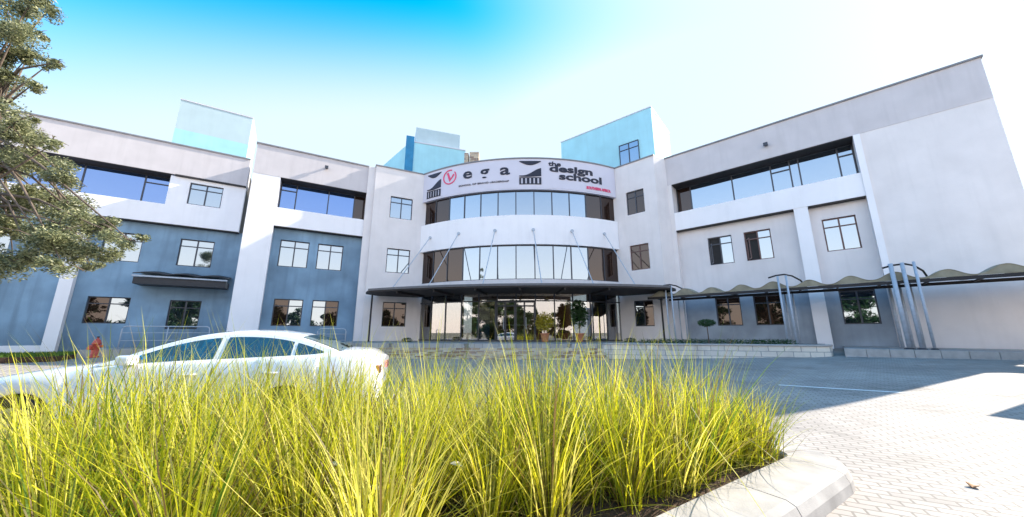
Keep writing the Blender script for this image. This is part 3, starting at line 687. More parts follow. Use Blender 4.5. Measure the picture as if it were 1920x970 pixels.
# ------------------------------------------------------------------ terrace, steps, planter wall
front = [(-9.6, 18.9), (-7.6, 17.4), (-3, 16.9), (1, 16.6), (4.2, 16.3)]
plf = [(4.2, 16.3), (7, 15.7), (10, 14.85), (11.8, 14.1), (12.5, 14.05), (12.9, 14.4)]
ter = MB(); ter.prism([(-9.6, 19.2), (-7.4, 17.75), (-3, 17.25), (1, 16.95), (4.2, 16.65)] + [(x, y + .35) for x, y in plf[1:4]] + [(12.5, 14.5), (14.7, 16.75), (9.4, 22.2), (6, 23.9), (-7, 23.9), (-9.6, 22.4)], .0, .888)
ter.build('terrace', 'slab', kind='structure')
st = empty('entrance_steps', (-2, 16.8, .3), label='broad low stone steps running along the front of the glazed entrance', cat='steps')
iv = Matrix.Translation((2, -16.8, -.3))
for k in range(3):
    m = MB(); d = .34 * (3 - k); z1 = .36 + .165 * k
    m.prism([(x, y - d + .34) for x, y in front] + [(x, y + .7) for x, y in reversed(front)], .0 + .001 * k, z1)
    o = m.build('step', 'stone', st, bevel=.012); o.matrix_parent_inverse = iv
pw = empty('planter_wall', (9, 15, .4), label='long low pale stone planter wall with rounded right end, right of the entrance steps', cat='wall')
iv = Matrix.Translation((-9, -15, -.4))
m = MB(); m.prism(plf + [(x - .02, y + .34) for x, y in reversed(plf)], -.1, .86)
M['palestone'] = brick_mat('pale_stone', (.78, .70, .60), (.62, .56, .50), (.36, .34, .32), 1, .5, .22, .015, big=.25)
nt = M['palestone'].node_tree
mp = [n for n in nt.nodes if n.type == 'MAPPING'][0]; tc = [n for n in nt.nodes if n.type == 'TEX_COORD'][0]
sx = nt.nodes.new('ShaderNodeSeparateXYZ'); cx_ = nt.nodes.new('ShaderNodeCombineXYZ')
nt.links.new(tc.outputs['Object'], sx.inputs[0]); nt.links.new(sx.outputs[0], cx_.inputs[0]); nt.links.new(sx.outputs[2], cx_.inputs[1]); nt.links.new(cx_.outputs[0], mp.inputs[0])
o = m.build('wall_face', 'palestone', pw); o.matrix_parent_inverse = iv
m = MB(); m.prism([(x, y - .05) for x, y in plf] + [(x - .02, y + .40) for x, y in reversed(plf)], .86, .93)
o = m.build('cap', 'concrete', pw, bevel=.015); o.matrix_parent_inverse = iv

# leaf cloud helpers
def leaves(mb, c, rad, n, size, rnd, flat=.0, shell=.55):
    for _ in range(n):
        while True:
            d = Vector((rnd.uniform(-1, 1), rnd.uniform(-1, 1), rnd.uniform(-1, 1)))
            if .05 < d.length <= 1: break
        d = d.normalized() * (shell + (1 - shell) * rnd.random()) if rnd.random() < .75 else d
        p = Vector(c) + Vector((d.x * rad[0], d.y * rad[1], d.z * rad[2]))
        a = Vector((rnd.uniform(-1, 1), rnd.uniform(-1, 1), rnd.uniform(-.7, .7))).normalized(); b = a.cross(Vector((rnd.uniform(-1, 1), rnd.uniform(-1, 1), rnd.uniform(-1, 1)))).normalized()
        L = size * rnd.uniform(.6, 1.4); w = L * .32; i = len(mb.v)
        mb.v += [tuple(p - a * L * .5), tuple(p + b * w * .5), tuple(p + a * L * .5), tuple(p - b * w * .5)]; mb.f.append((i, i + 1, i + 2, i + 3))
        t = min(1, max(0, rnd.gauss(.5, .22))); mb.tone += [t] * 4
rnd = random.Random(11)
# topiary on the terrace
tp = at(1325, 607, 15.6)
to = empty('topiary_tree', (tp.x, tp.y, .89), label='small clipped round tree on a thin stem in front of the right wing', cat='tree')
m = MB(); m.tube([(0, 0, 0), (.01, 0, .3), (0, .01, tp.z - .89)], [.03, .025, .02], 8); m.build('trunk', 'bark', to)
m = MB(); m.tone = []; leaves(m, (0, 0, tp.z - .86), (.38, .38, .17), 1500, .07, rnd); m.build('crown', 'hedge', to, fix=False)
# hedge on planter wall
hd = MB(); hd.tone = []
pts = [(6.0, 16.5), (8, 16.1), (10.2, 15.4), (11.7, 14.9)]
for i in range(70):
    t = i / 69 * (len(pts) - 1); k = min(int(t), len(pts) - 2); f = t - k
    x = pts[k][0] * (1 - f) + pts[k + 1][0] * f; y = pts[k][1] * (1 - f) + pts[k + 1][1] * f
    leaves(hd, (x, y, .98), (.2, .28, .13 + .05 * rnd.random()), 110, .06, rnd)
hd.build('hedge', 'hedge', fix=False, label='low dark green hedge growing along the top of the pale planter wall', cat='hedge')
# small shrubs by glazing
sh = MB(); sh.tone = []
c = at(1182, 640, 19.6); leaves(sh, (c.x, c.y, .98), (.35, .3, .16), 500, .07, rnd)
sh.build('shrub', 'hedge', fix=False, label='tiny dark shrub at the wall foot just right of the entrance glazing', cat='shrub')
sh = MB(); sh.tone = []
c = at(763, 640, 20.2); leaves(sh, (c.x, c.y, .98), (.35, .3, .15), 500, .07, rnd)
sh.build('shrub', 'hedge', fix=False, label='tiny dark shrub at the foot of the wall left of the entrance glazing', cat='shrub')
# pavement by right wing, with a kerb step
pv = MB(); P = FE.p
seg = [(FE.p(6.9, 3.1, 0)), (FE.p(9, 3.3, 0)), (FE.p(14, 3.3, 0)), (FE.p(20, 3.3, 0)), (FE.p(20, -2, 0)), (FE.p(12.82, -2, 0)), (FE.p(12.82, -.37, 0)), (FE.p(6.9, -.37, 0))]
pv.prism([(p[0], p[1]) for p in seg], 0, lambda x, y: .80)
pv.build('pavement', 'slab', kind='structure', bevel=.02)
kb = MB()
for i in range(22):
    a = 6.9 + i * .6; fbox(kb, FE, a + .006, a + .594, 3.31 if a > 9 else 3.12 + (a - 6.9) * .09, 3.45, .1, .805)
kb.build('kerb', 'concrete', kind='structure', bevel=.02)
# left lawn and pavement
lw_ = MB(); lw_.prism([FA.p(-8, 4.2, 0)[:2], FA.p(3.6, 4.2, 0)[:2], FA.p(3.6, -.3, 0)[:2], FA.p(-8, -.3, 0)[:2]], 0, .42); lw_.build('lawn_bed', 'soil', kind='structure')
lv = MB(); lv.tone = []
for _ in range(15000):
    u = rnd.uniform(-7.9, 3.5); o_ = rnd.uniform(.0, 4.15); p = Vector(FA.p(u, o_, .415)); a = rnd.uniform(0, 6.28); h = rnd.uniform(.05, .14)
    d = Vector((math.cos(a), math.sin(a), 0)) * .012; l = Vector((rnd.uniform(-.05, .05), rnd.uniform(-.05, .05), h)); i = len(lv.v)
    lv.v += [tuple(p - d), tuple(p + d), tuple(p + l)]; lv.f.append((i, i + 1, i + 2)); lv.tone += [rnd.random()] * 3
lv.build('lawn_grass', 'lawn', fix=False, label='short green lawn in front of the blue left wing', cat='grass', kind='stuff')
pl_ = MB(); pl_.prism([FA.p(3.62, 2.6, 0)[:2], FA.p(8.2, 2.6, 0)[:2], FB.p(0, 2.2, 0)[:2], FB.p(6.6, 2.2, 0)[:2], (-9.62, 19.3), (-9.62, 21.4), FB.p(6.2, -.37, 0)[:2], FB.p(0, -.37, 0)[:2], FA.p(8.2, -.37, 0)[:2], FA.p(3.62, -.37, 0)[:2]], 0, .62)
pl_.build('pavement', 'slab', kind='structure')

# ------------------------------------------------------------------ railings
def railing(F, u0, u1, o, zb, h, label, mid=2):
    base = F.p((u0 + u1) / 2, o, zb); r = empty('railing', base, label=label, cat='railing', group='steel tube railings along the left wing')
    ivr = Matrix.Translation((-base[0], -base[1], -base[2]))
    def add(m, n):
        x = m.build(n, 'steel', r, smooth=True); x.matrix_parent_inverse = ivr
    m = MB(); pts = [F.p(u0, o, zb)]
    pts += [F.p(u0, o, zb + h - .15), F.p(u0 + .04, o, zb + h - .05), F.p(u0 + .15, o, zb + h), F.p(u1 - .15, o, zb + h), F.p(u1 - .04, o, zb + h - .05), F.p(u1, o, zb + h - .15), F.p(u1, o, zb)]
    m.tube(pts, .028, 8); add(m, 'top_rail')
    for k in range(mid):
        m = MB(); z = zb + h * (.35 + .35 * k); m.tube([F.p(u0, o, z), F.p(u1, o, z)], .018, 6); add(m, 'mid_rail')
    n = max(1, round((u1 - u0) / 1.5))
    for k in range(1, n):
        u = u0 + (u1 - u0) * k / n; m = MB(); m.tube([F.p(u, o, zb), F.p(u, o, zb + h)], .022, 8); add(m, 'post')
railing(FA, 4.6, 8.0, 1.6, .62, 1.1, 'steel tube railing below the black wavy door canopy')
railing(FB, 4.3, 5.75, 1.3, .62, 1.0, 'short steel tube railing with rounded corners beside the entrance canopy end')

# ------------------------------------------------------------------ walkway canopy (right)
wc = empty('walkway_canopy', FE.p(8, 2.2, .8), label='long wavy tan walkway canopy on steel posts along the right wing', cat='canopy')
ivw = Matrix.Translation(-Vector(FE.p(8, 2.2, .8)))
def wpart(m, n, mt, **k):
    o = m.build(n, mt, wc, **k); o.matrix_parent_inverse = ivw; return o
U0, U1, OF, OB = -.9, 16.6, 2.5, .7
def wz(u, o):
    ph = (u - .45) / 1.28
    fr = ph - math.floor(ph)
    w_ = 4 * fr * (1 - fr)               # scallops: sharp valleys, round crests
    w_ = .5 - .5 * math.cos(2 * math.pi * fr)
    return 3.40 + .26 * w_ ** 1.2 + .03 * math.sin(u * 1.7)
m = MB(); nu = 260; no = 6; th = .03
for j in range(2):
    for i in range(nu + 1):
        for k in range(no + 1):
            u = U0 + (U1 - U0) * i / nu; o_ = OB + (OF - OB) * k / no; q = FE.p(u, o_, wz(u, o_) + .05 * math.sin(math.pi * k / no) + th * j); m.v.append(q)
n1 = (nu + 1) * (no + 1)
for i in range(nu):
    for k in range(no):
        a = i * (no + 1) + k; b = a + no + 1
        m.f.append((a, a + 1, b + 1, b)); m.f.append((n1 + a, n1 + b, n1 + b + 1, n1 + a + 1))
    for k in (0, no):
        a = i * (no + 1) + k; b = a + no + 1; m.f.append((a, b, n1 + b, n1 + a))
wpart(m, 'roof_sheet', 'canopy', smooth=True)
m = MB()
for i in range(nu):
    a = U0 + (U1 - U0) * i / nu; b = U0 + (U1 - U0) * (i + 1) / nu
    m.hexa([FE.p(a, OF - .04, 3.37), FE.p(b, OF - .04, 3.37), FE.p(b, OF - .01, 3.37), FE.p(a, OF - .01, 3.37), FE.p(a, OF - .04, wz(a, 0) - .002), FE.p(b, OF - .04, wz(b, 0) - .002), FE.p(b, OF - .01, wz(b, 0) - .002), FE.p(a, OF - .01, wz(a, 0) - .002)])
wpart(m, 'valance', 'canopy')
for o_ in (OF - .05, OB + .05):
    m = MB(); fbox(m, FE, U0, U1, o_ - .04, o_ + .04, 3.24, 3.36); wpart(m, 'edge_beam', 'soffit')
u = U0 + .3
while u < U1:
    m = MB(); fbox(m, FE, u - .03, u + .03, OB + .1, OF - .1, 3.29, 3.35); wpart(m, 'cross_bar', 'soffit'); u += 1.28
for up in (.32, 5.3, 8.95, 13.4):
    big = up == 8.95
    for du, r_ in ((-.15, .04), (.15, .04)) if not big else ((-.26, .07), (.04, .06), (.34, .045)):
        m = MB(); h = 3.92 + (.1 if big else 0)
        m.tube([FE.p(up + du, OF + .12, .79), FE.p(up + du, OF + .12, h)], r_, 12); p_ = wpart(m, 'post', 'steel', smooth=True)
        b = MB(); b.lathe([(r_ * 2.2, 0), (r_ * 2.2, .03), (r_ * 1.3, .05)], (0, 0, 0), 12)
        q = FE.p(up + du, OF + .12, .80); b.v = [(x + q[0], y + q[1], z + q[2]) for x, y, z in b.v]; b.build('base_plate', 'frame', p_)
        m = MB(); m.tube([FE.p(up + du, OB - .05, .79), FE.p(up + du, OB - .05, 3.4)], r_ * .8, 10); wpart(m, 'rear_post', 'steel', smooth=True)
    m = MB()   # curved outrigger arm over the roof
    zt = 3.92; m.tube([FE.p(up - .5, OF + .12, zt - .05), FE.p(up - .2, OF + .12, zt + .03), FE.p(up + .1, OF + .1, zt + .05), FE.p(up + .35, OF - .1, zt - .02), FE.p(up + .6, OF - .5, zt - .2), FE.p(up + .75, OF - .9, zt - .5)], .035, 8)
    wpart(m, 'outrigger_arm', 'soffit', smooth=True)

# ------------------------------------------------------------------ fire hydrant
q = at(180, 650, 14.6)
hy = empty('fire_hydrant', (q.x, q.y, .41), label='small red hydrant on the lawn in front of the blue left wing', cat='hydrant')
m = MB(); m.lathe([(.16, 0), (.16, .05), (.11, .06), (.11, .52), (.14, .53), (.14, .57), (.12, .6), (.1, .68), (.04, .74), (.03, .79)], n=20); m.build('body', 'hydrant', hy, smooth=True)
m = MB(); m.tube([(-.24, 0, .45), (.24, 0, .45)], .055, 12); m.tube([(0, -.1, .38), (0, -.25, .38)], .075, 12); m.build('outlet', 'hydrant', hy)
m = MB(); m.lathe([(.02, .79), (.045, .79), (.045, .84), (.02, .84)], n=6); m.build('cap', 'black', hy)

# ------------------------------------------------------------------ the white car
def lerp_tab(tab, x):
    for (a, va), (b, vb) in zip(tab, tab[1:]):
        if x <= b:
            t = (x - a) / (b - a); t = max(0, t); return va + (vb - va) * t
    return tab[-1][1]
def smooth_tab(tab, x, w=.09):
    return sum(lerp_tab(tab, x + d) for d in (-w, -w / 2, 0, w / 2, w)) / 5
car = empty('parked_car', (-5.79, 4.28, 0), rz=R(13.5), label='white saloon car parked side-on behind the tall grass', cat='car')
# local frame: x along the car from the front axle to the rear, y away from the camera side; near flank at y = 0
W = 1.82; YC = W / 2; WB = 2.78
XF, XR = -.88, 3.86 + .1
belt = [(-.88, .62), (-.8, .74), (-.5, .84), (0, .93), (.55, .99), (.9, 1.02), (2, 1.05), (3.0, 1.09), (3.4, 1.12), (3.8, 1.10), (3.96, .95)]
bot = [(-.88, .36), (-.6, .22), (3.4, .22), (3.96, .42)]
def halfw(x): 
    k = 1.0
    if x < -.2: k = 1 - .28 * ((-.2 - x) / .68) ** 2.2
    if x > 3.2: k = 1 - .17 * ((x - 3.2) / .76) ** 2.2
    return YC * k
RA_ = .37
xs = sorted(set([XF + (XR - XF) * i / 90 for i in range(91)] + [w_ + RA_ * math.cos(R(a)) for w_ in (0, WB) for a in range(0, 181, 12)]))
def archz(x):
    for w_ in (0, WB):
        if abs(x - w_) < RA_ + 1e-6: return .33 + math.sqrt(max(0, RA_ ** 2 - (x - w_) ** 2))
    return 0
body = MB(); rings = []
for x in xs:
    zb = max(smooth_tab(bot, x), archz(x)); zt = smooth_tab(belt, x); hw = halfw(x)
    crown = .05
    ring = []
    tz = [0, .12, .35, .6, .8, .93, 1.0]; tw = [.955, .985, 1.0, .995, .965, .935, .88]
    for t, k in zip(tz, tw): ring.append((x, YC - hw * k, zb + (zt - zb) * t))
    for t in (.7, .35, 0, -.35, -.7): ring.append((x, YC - hw * .88 * t, zt + crown * (1 - t * t) * (1 if x < .9 or x > 3.1 else .4)))
    for t, k in list(zip(tz, tw))[::-1]: ring.append((x, YC + hw * k, zb + (zt - zb) * t))
    rings.append(ring)
n = len(rings[0])
for r_ in rings: body.v += r_
for i in range(len(rings) - 1):
    for k in range(n - 1):
        body.f.append((i * n + k, i * n + k + 1, (i + 1) * n + k + 1, (i + 1) * n + k))
body.f.append(tuple(range(n))); body.f.append(tuple((len(rings) - 1) * n + k for k in range(n)))
for i in range(len(rings) - 1):
    pass
bo = body.build('body', 'carpaint', car, smooth=True)
roof = [(.62, 1.03), (.9, 1.16), (1.2, 1.29), (1.5, 1.385), (1.8, 1.435), (2.15, 1.45), (2.5, 1.43), (2.8, 1.375), (3.1, 1.28), (3.4, 1.16), (3.55, 1.10)]
def cab(x, t, ins=0):   # t 0 at belt, 1 at roof edge
    zb = smooth_tab(belt, x) - .01; zr = max(smooth_tab(roof, x, .12) - .045, zb); hw = halfw(x) * .91
    tt = t; z = zb + (zr - zb) * tt
    inset = .26 * max(0, z - .98) / .45
    return (x, YC - (hw - inset) - ins, z)
cabm = MB(); xs2 = [.62 + (3.55 - .62) * i / 60 for i in range(61)]; rr = []
for x in xs2:
    L = [cab(x, t) for t in (0, .25, .5, .75, .92, 1)]
    hw = YC - L[-1][1]; zt = L[-1][2]; zr = smooth_tab(roof, x, .12)
    top = [(x, YC - hw * t, zt + (max(zr - zt, 0.0)) * (1 - abs(t) ** 2.6)) for t in (.85, .5, 0, -.5, -.85)]
    rr.append(L + top + [(x, 2 * YC - y, z) for x, y, z in reversed(L)])
n = len(rr[0])
for r_ in rr: cabm.v += r_
for i in range(len(rr) - 1):
    for k in range(n - 1): cabm.f.append((i * n + k, i * n + k + 1, (i + 1) * n + k + 1, (i + 1) * n + k))
cabm.f.append(tuple(range(n))); cabm.f.append(tuple((len(rr) - 1) * n + k for k in range(n)))
cabm.build('cabin_shell', 'carpaint', car, smooth=True)
def side_glass(x0, x1, sgn):
    g_ = MB(); N_ = 20
    for i in range(N_):
        for j in range(4):
            q = []
            for (di, dj) in ((0, 0), (1, 0), (1, 1), (0, 1)):
                x = x0 + (x1 - x0) * (i + di) / N_; t = .05 + .87 * (j + dj) / 4
                # taper at both ends of the greenhouse
                zb = cab(x, 0)[2]; zr = cab(x, 1)[2]
                t_ = min(t, max(.05, 1 - .06 / max(zr - zb, .07)))
                p = cab(x, t_, .008); q.append(p if sgn < 0 else (p[0], 2 * YC - p[1], p[2]))
            g_.quad(*q)
    return g_
for sgn in (-1, 1):
    for x0, x1, nm in ((.86, 1.86, 'front_side_window'), (1.94, 2.78, 'rear_side_window'), (2.83, 3.2, 'quarter_window')):
        side_glass(x0, x1, sgn).build(nm, 'carglass', car, smooth=True)
def screen(xa, xb, nm):
    g_ = MB(); N_ = 10
    for i in range(N_):
        for j in range(8):
            q = []
            for (di, dj) in ((0, 0), (1, 0), (1, 1), (0, 1)):
                x = xa + (xb - xa) * (i + di) / N_; t = -.88 + 1.76 * (j + dj) / 8; L = cab(x, 1); hw = YC - L[1]; zr = smooth_tab(roof, x, .12)
                q.append((x, YC - hw * t, L[2] + max(zr - L[2], 0) * (1 - abs(t) ** 2.6) + .008))
            g_.quad(*q)
    g_.build(nm, 'carglass', car, smooth=True)
screen(.74, 1.42, 'windscreen'); screen(2.85, 3.42, 'rear_window')
for wx in (0, WB):
    for sy, yy in ((-1, .0), (1, W)):
        y0 = yy + .03 if sy < 0 else yy - .03
        tm = MB(); prof = []
        def wheel(mb, r0, r1, ya, yb, nn=28):
            i = len(mb.v)
            for (r, y) in ((r0, ya), (r1, ya), (r1, yb), (r0, yb)):
                for q in range(nn):
                    t = 2 * math.pi * q / nn; mb.v.append((wx + r * math.cos(t), y, .33 + r * math.sin(t)))
            for k in range(4):
                for q in range(nn):
                    q2 = (q + 1) % nn; k2 = (k + 1) % 4; mb.f.append((i + k * nn + q, i + k * nn + q2, i + k2 * nn + q2, i + k2 * nn + q))
        wheel(tm, .215, .33, y0, y0 - sy * .2)
        wo_ = tm.build('wheel', 'tyre', car, smooth=False, bevel=.02)
        rm = MB(); wheel(rm, .175, .214, y0 + sy * .004, y0 - sy * .15); wheel(rm, .001, .05, y0 + sy * -.01, y0 - sy * .05)
        for k in range(10):
            a = 2 * math.pi * k / 10; c_, s__ = math.cos(a), math.sin(a); tx, tz_ = -s__ * .017, c_ * .017
            pts = []
            for yv in (y0 - sy * .012, y0 - sy * .04):
                for r in (.04, .18):
                    for sg_ in (-1, 1): pts.append((wx + c_ * r + tx * sg_, yv, .33 + s__ * r + tz_ * sg_))
            p = pts; rm.hexa([p[0], p[1], p[3], p[2], p[4], p[5], p[7], p[6]])
        rm.build('rim', 'alloy', wo_)
    ah = MB()  # dark wheel well
    pr_ = [(wx + (RA_ + .004) * math.cos(R(a)), .33 + (RA_ + .004) * math.sin(R(a))) for a in range(-30, 211, 15)]
    for (a, b) in zip(pr_, pr_[1:]): ah.quad((a[0], .06, a[1]), (b[0], .06, b[1]), (b[0], W - .06, b[1]), (a[0], W - .06, a[1]))
    ah.build('wheel_well', 'black', car)
def flank(x, z, ins=-.006):
    zb = max(smooth_tab(bot, x), archz(x)); zt = smooth_tab(belt, x); t = (z - zb) / (zt - zb)
    k = lerp_tab([(0, .955), (.12, .985), (.35, 1.0), (.6, .995), (.8, .965), (.93, .935), (1, .88)], t); return (x, YC - halfw(x) * k + ins, z)
for dx in (.78, 1.9, 2.72):   # door shut lines
    m = MB()
    for i in range(8):
        z0_ = .32 + i * .08; z1_ = z0_ + .08; m.quad(flank(dx, z0_), flank(dx + .012, z0_), flank(dx + .012, z1_), flank(dx, z1_))
    m.build('door_seam', 'black', car)

for dx in (1.55, 2.5):
    m = MB(); p = [flank(dx + i * .05, .87, -.03) for i in range(5)]; p[0] = flank(dx, .87, .01); p[-1] = flank(dx + .2, .87, .01); m.tube(p, .014, 6); m.build('door_handle', 'carpaint', car)
m = MB(); q = flank(.98, 1.03, -.1); m.box(q[0] - .07, q[0] + .09, q[1] - .09, q[1] + .09, 1.0, 1.12); m.build('wing_mirror', 'carpaint', car, bevel=.03)
m = MB(); q = (XR - .02, 0, 0)
for ysg in (0, 1):
    y0_, y1_ = (.17, .52) if ysg == 0 else (W - .52, W - .17)
    l = MB(); l.box(XR - .14, XR + .004, y0_, y1_, .78, .93); l.build('tail_light', 'redlamp', car, bevel=.02)
    l = MB(); l.box(XF - .008, XF + .14, y0_ + .12, y1_, .6, .72) ; l.build('headlight', 'headlamp', car, bevel=.02)

# ------------------------------------------------------------------ planting bed with tall grass
NB = 1
inner = [(-6.6, 1.0), (-1.2, 1.25), (.2, 2.13), (2.85, 3.93)]
K_in = Vector((2.86, 3.95)); dirk = Vector((1.83, 1.19)).normalized()
soil = [(-7.5, .9), (-1.3, .6)] + [(K_in.x, K_in.y), (2.3, 4.22), (-1, 4.05), (-3.2, 3.75), (-7.5, 2.9)]
m = MB(); m.prism(soil, -.3, .10); m.build('planting_soil', 'soil', kind='structure')
# kerb: near side + rounded nose + far side, in jointed lengths
def offp(p, d, a): return Vector((p.x + d.x * a, p.y + d.y * a))
nside = Vector((dirk.y, -dirk.x))
path_in = [K_in - dirk * s for s in (6.0, 4.8, 3.6, 2.4, 1.2, .1)]
kin = [(p, nside) for p in path_in]
far_n = Vector((.12, .99)).normalized(); far_d = Vector((-far_n.y, far_n.x))
ang0 = math.atan2(nside.y, nside.x); ang1 = math.atan2(far_n.y, far_n.x); r_n = .16
cn = path_in[-1] - nside * r_n
nose = []
for i in range(13):
    a = ang0 + (ang1 - ang0) * i / 12; v = Vector((math.cos(a), math.sin(a))); nose.append((cn + v * r_n, v))
far = [(cn + far_n * r_n + far_d * s, far_n) for s in (.0, 1.2, 2.4, 3.6)]
m = MB(); WK = .50
def kseg(pa, na, pb, nb, g0=0, g1=0):
    prof = [(0, -.2), (0, .14), (.03, .165), (WK - .09, .16), (WK - .03, .135), (WK, .07), (WK + .02, -.2)]
    d = (pb - pa); L = d.length; d = d / L if L else d
    pa2 = pa + d * g0; pb2 = pb - d * g1
    A_ = [(pa2.x + na.x * w_, pa2.y + na.y * w_, z) for w_, z in prof]; B_ = [(pb2.x + nb.x * w_, pb2.y + nb.y * w_, z) for w_, z in prof]
    i = len(m.v); m.v += A_ + B_; n_ = len(prof)
    for k in range(n_ - 1): m.f.append((i + k, i + k + 1, i + n_ + k + 1, i + n_ + k))
    m.f.append(tuple(i + k for k in range(n_))); m.f.append(tuple(i + n_ + k for k in reversed(range(n_))))
for (a, b) in zip(kin, kin[1:]): kseg(a[0], a[1], b[0], b[1], .006, .006)
for k_, (a, b) in enumerate(zip(nose, nose[1:])): kseg(a[0], a[1], b[0], b[1])
for (a, b) in zip(far, far[1:]): kseg(a[0], a[1], b[0], b[1], .006, .006)
m.build('kerb', 'kerbstone', kind='structure')

gr = MB(); gr.tone = []; rg = random.Random(5)
def inside(p, poly):
    c = False; j = len(poly) - 1
    for i in range(len(poly)):
        if (poly[i][1] > p[1]) != (poly[j][1] > p[1]) and p[0] < (poly[j][0] - poly[i][0]) * (p[1] - poly[i][1]) / (poly[j][1] - poly[i][1]) + poly[i][0]: c = not c
        j = i
    return c
def blade(base, az, lean, L, w, tone, droop):
    i0 = len(gr.v); n_ = 5; p = Vector(base); el = math.pi / 2 - lean; side = Vector((-math.sin(az), math.cos(az), 0))
    side = (side + Vector((rg.uniform(-.6, .6), rg.uniform(-.6, .6), 0))).normalized()
    kink = rg.choice((2, 3)) if rg.random() < .05 else -1
    for k in range(n_ + 1):
        if k == kink: el -= rg.uniform(1.0, 2.0)
        t = k / n_; ww = w * (1 - t ** 1.6) * .5
        if k < n_: gr.v += [tuple(p - side * ww), tuple(p + side * ww)]; gr.tone += [tone, tone]
        else: gr.v.append(tuple(p)); gr.tone.append(tone)
        p = p + Vector((math.cos(az) * math.cos(el), math.sin(az) * math.cos(el), math.sin(el))) * L / n_; el -= droop / n_
    for k in range(n_ - 1): a = i0 + 2 * k; gr.f.append((a, a + 1, a + 3, a + 2))
    a = i0 + 2 * (n_ - 1); gr.f.append((a, a + 1, a + 2))
clumps = []
tries = 0
while len(clumps) < 100 and tries < 20000:
    tries += 1
    x = rg.uniform(-6.2, 2.9); y = rg.uniform(1.5, 4.15)
    if not inside((x, y), soil): continue
    if (Vector((x, y)) - K_in).length < .17 or (Vector((x, y)) - K_in).dot(nside) > -.13: continue
    if y < 1.75 + .0 * x and abs(x) < 1.2: continue
    if all((x - a) ** 2 + (y - b) ** 2 > .08 for a, b in clumps): clumps.append((x, y))
clumps += [(2.3, 3.85), (2.0, 3.75), (2.5, 3.95), (1.75, 3.5), (1.45, 3.3)]
for (cx_, cy_) in clumps:
    hgt = rg.uniform(1.0, 1.38) ; ct = max(-.38, rg.gauss(-.05, .17))
    if cx_ > 1.9: hgt *= .80
    elif cy_ > 2.7: hgt *= 1.1
    if cx_ < -1.1 * cy_: hgt *= max(.5, 1 - 1.15 * (-1.1 - cx_ / cy_))
    dist = math.hypot(cx_, cy_); nb = 150
    for _ in range(nb):
        a = rg.uniform(0, 2 * math.pi); r = abs(rg.gauss(0, .07))
        lean = abs(rg.gauss(0, .32)) + .04; az = a + rg.gauss(0, .5)
        t = rg.random()
        tone = min(1, max(0, (.66 + .2 * rg.gauss(0, 1) + ct)))
        if rg.random() < .17: tone = rg.uniform(0, .12)
        blade((cx_ + r * math.cos(a), cy_ + r * math.sin(a), .09), az, lean, hgt * rg.uniform(.5, 1.1) * (1.15 if rg.random() < .03 else 1), rg.uniform(.006, .016), tone, rg.uniform(.1, 1.1))
    for _ in range(26):    # dry low thatch
        a = rg.uniform(0, 2 * math.pi)
        blade((cx_ + .05 * math.cos(a), cy_ + .05 * math.sin(a), .09), a, rg.uniform(.6, 1.2), rg.uniform(.3, .7), .006, rg.choice((0, .03, .98, .1, .25)), rg.uniform(.3, 1.3))
gr.build('tall_grass', 'grass', fix=False, label='tall yellow-green ornamental grass filling the planting bed in the foreground', cat='grass', kind='stuff')
# fallen leaves
def leaf_obj(p, s, rz, label, m_='leafbrown'):
    e = MB(); e.v = []
    n_ = 9; top = []; 
    for i in range(n_):
        t = i / (n_ - 1); w_ = .42 * math.sin(math.pi * t) ** .8; z = .25 * math.sin(math.pi * t)
        e.v += [(t - .5, -w_, z * .6 + .12 * w_), (t - .5, 0, z * .4 - .02), (t - .5, w_, z * .7 + .25 * w_)]
    for i in range(n_ - 1):
        a = i * 3; e.f += [(a, a + 1, a + 4, a + 3), (a + 1, a + 2, a + 5, a + 4)]
    o = e.build('fallen_leaf', m_, label=label, cat='leaf', smooth=True); o.location = p; o.scale = (s, s, s); o.rotation_euler = (0, 0, rz)
    o.modifiers.new('t', 'SOLIDIFY').thickness = .02
    return o
def ground_at(px, py, z):
    u = 485 - py; c, s = math.cos(PITCH), math.sin(PITCH); rz = u * c + FPX * s; t = (z - EYE) / rz
    return ((px - 960) * t, (FPX * c - u * s) * t, z)
_g = ground_at(1825, 912, 0)
leaf_obj((_g[0], _g[1], gz(_g[0], _g[1]) + .008), .10, .5, 'curled brown leaf lying on the sunlit brick paving')

for px, py, Y, lab_ in ((630, 872, 2.6, 'pale dry leaf caught in the tall grass, leftmost of three'), (855, 872, 2.6, 'pale dry leaf caught in the tall grass, rightmost of three'), (705, 917, 2.3, 'pale dry leaf caught in the tall grass, lowest of three')):
    o = leaf_obj(at(px, py, Y), .085, px, lab_, 'strawleaf'); o.scale = (.09, .045, .05); o.rotation_euler = (.3, .2, px % 3)
# painted bay line
def strip(pa, pb, w_, name='bay_line'):
    A_ = Vector(pa[:2]); B_ = Vector(pb[:2]); d = (B_ - A_).normalized(); n_ = Vector((-d.y, d.x)) * w_ / 2; mb = MB(); K = 12
    for i in range(K):
        p = A_ + (B_ - A_) * i / K; q = A_ + (B_ - A_) * (i + 1) / K
        mb.quad((p.x - n_.x, p.y - n_.y, gz(p.x - n_.x, p.y - n_.y) + .006), (q.x - n_.x, q.y - n_.y, gz(q.x - n_.x, q.y - n_.y) + .006), (q.x + n_.x, q.y + n_.y, gz(q.x + n_.x, q.y + n_.y) + .006), (p.x + n_.x, p.y + n_.y, gz(p.x + n_.x, p.y + n_.y) + .006))
    mb.build(name, 'paint', kind='structure')
la = ground_at(1460, 721, .13); lb_ = ground_at(1725, 741, .13)
strip(la, lb_, .1)

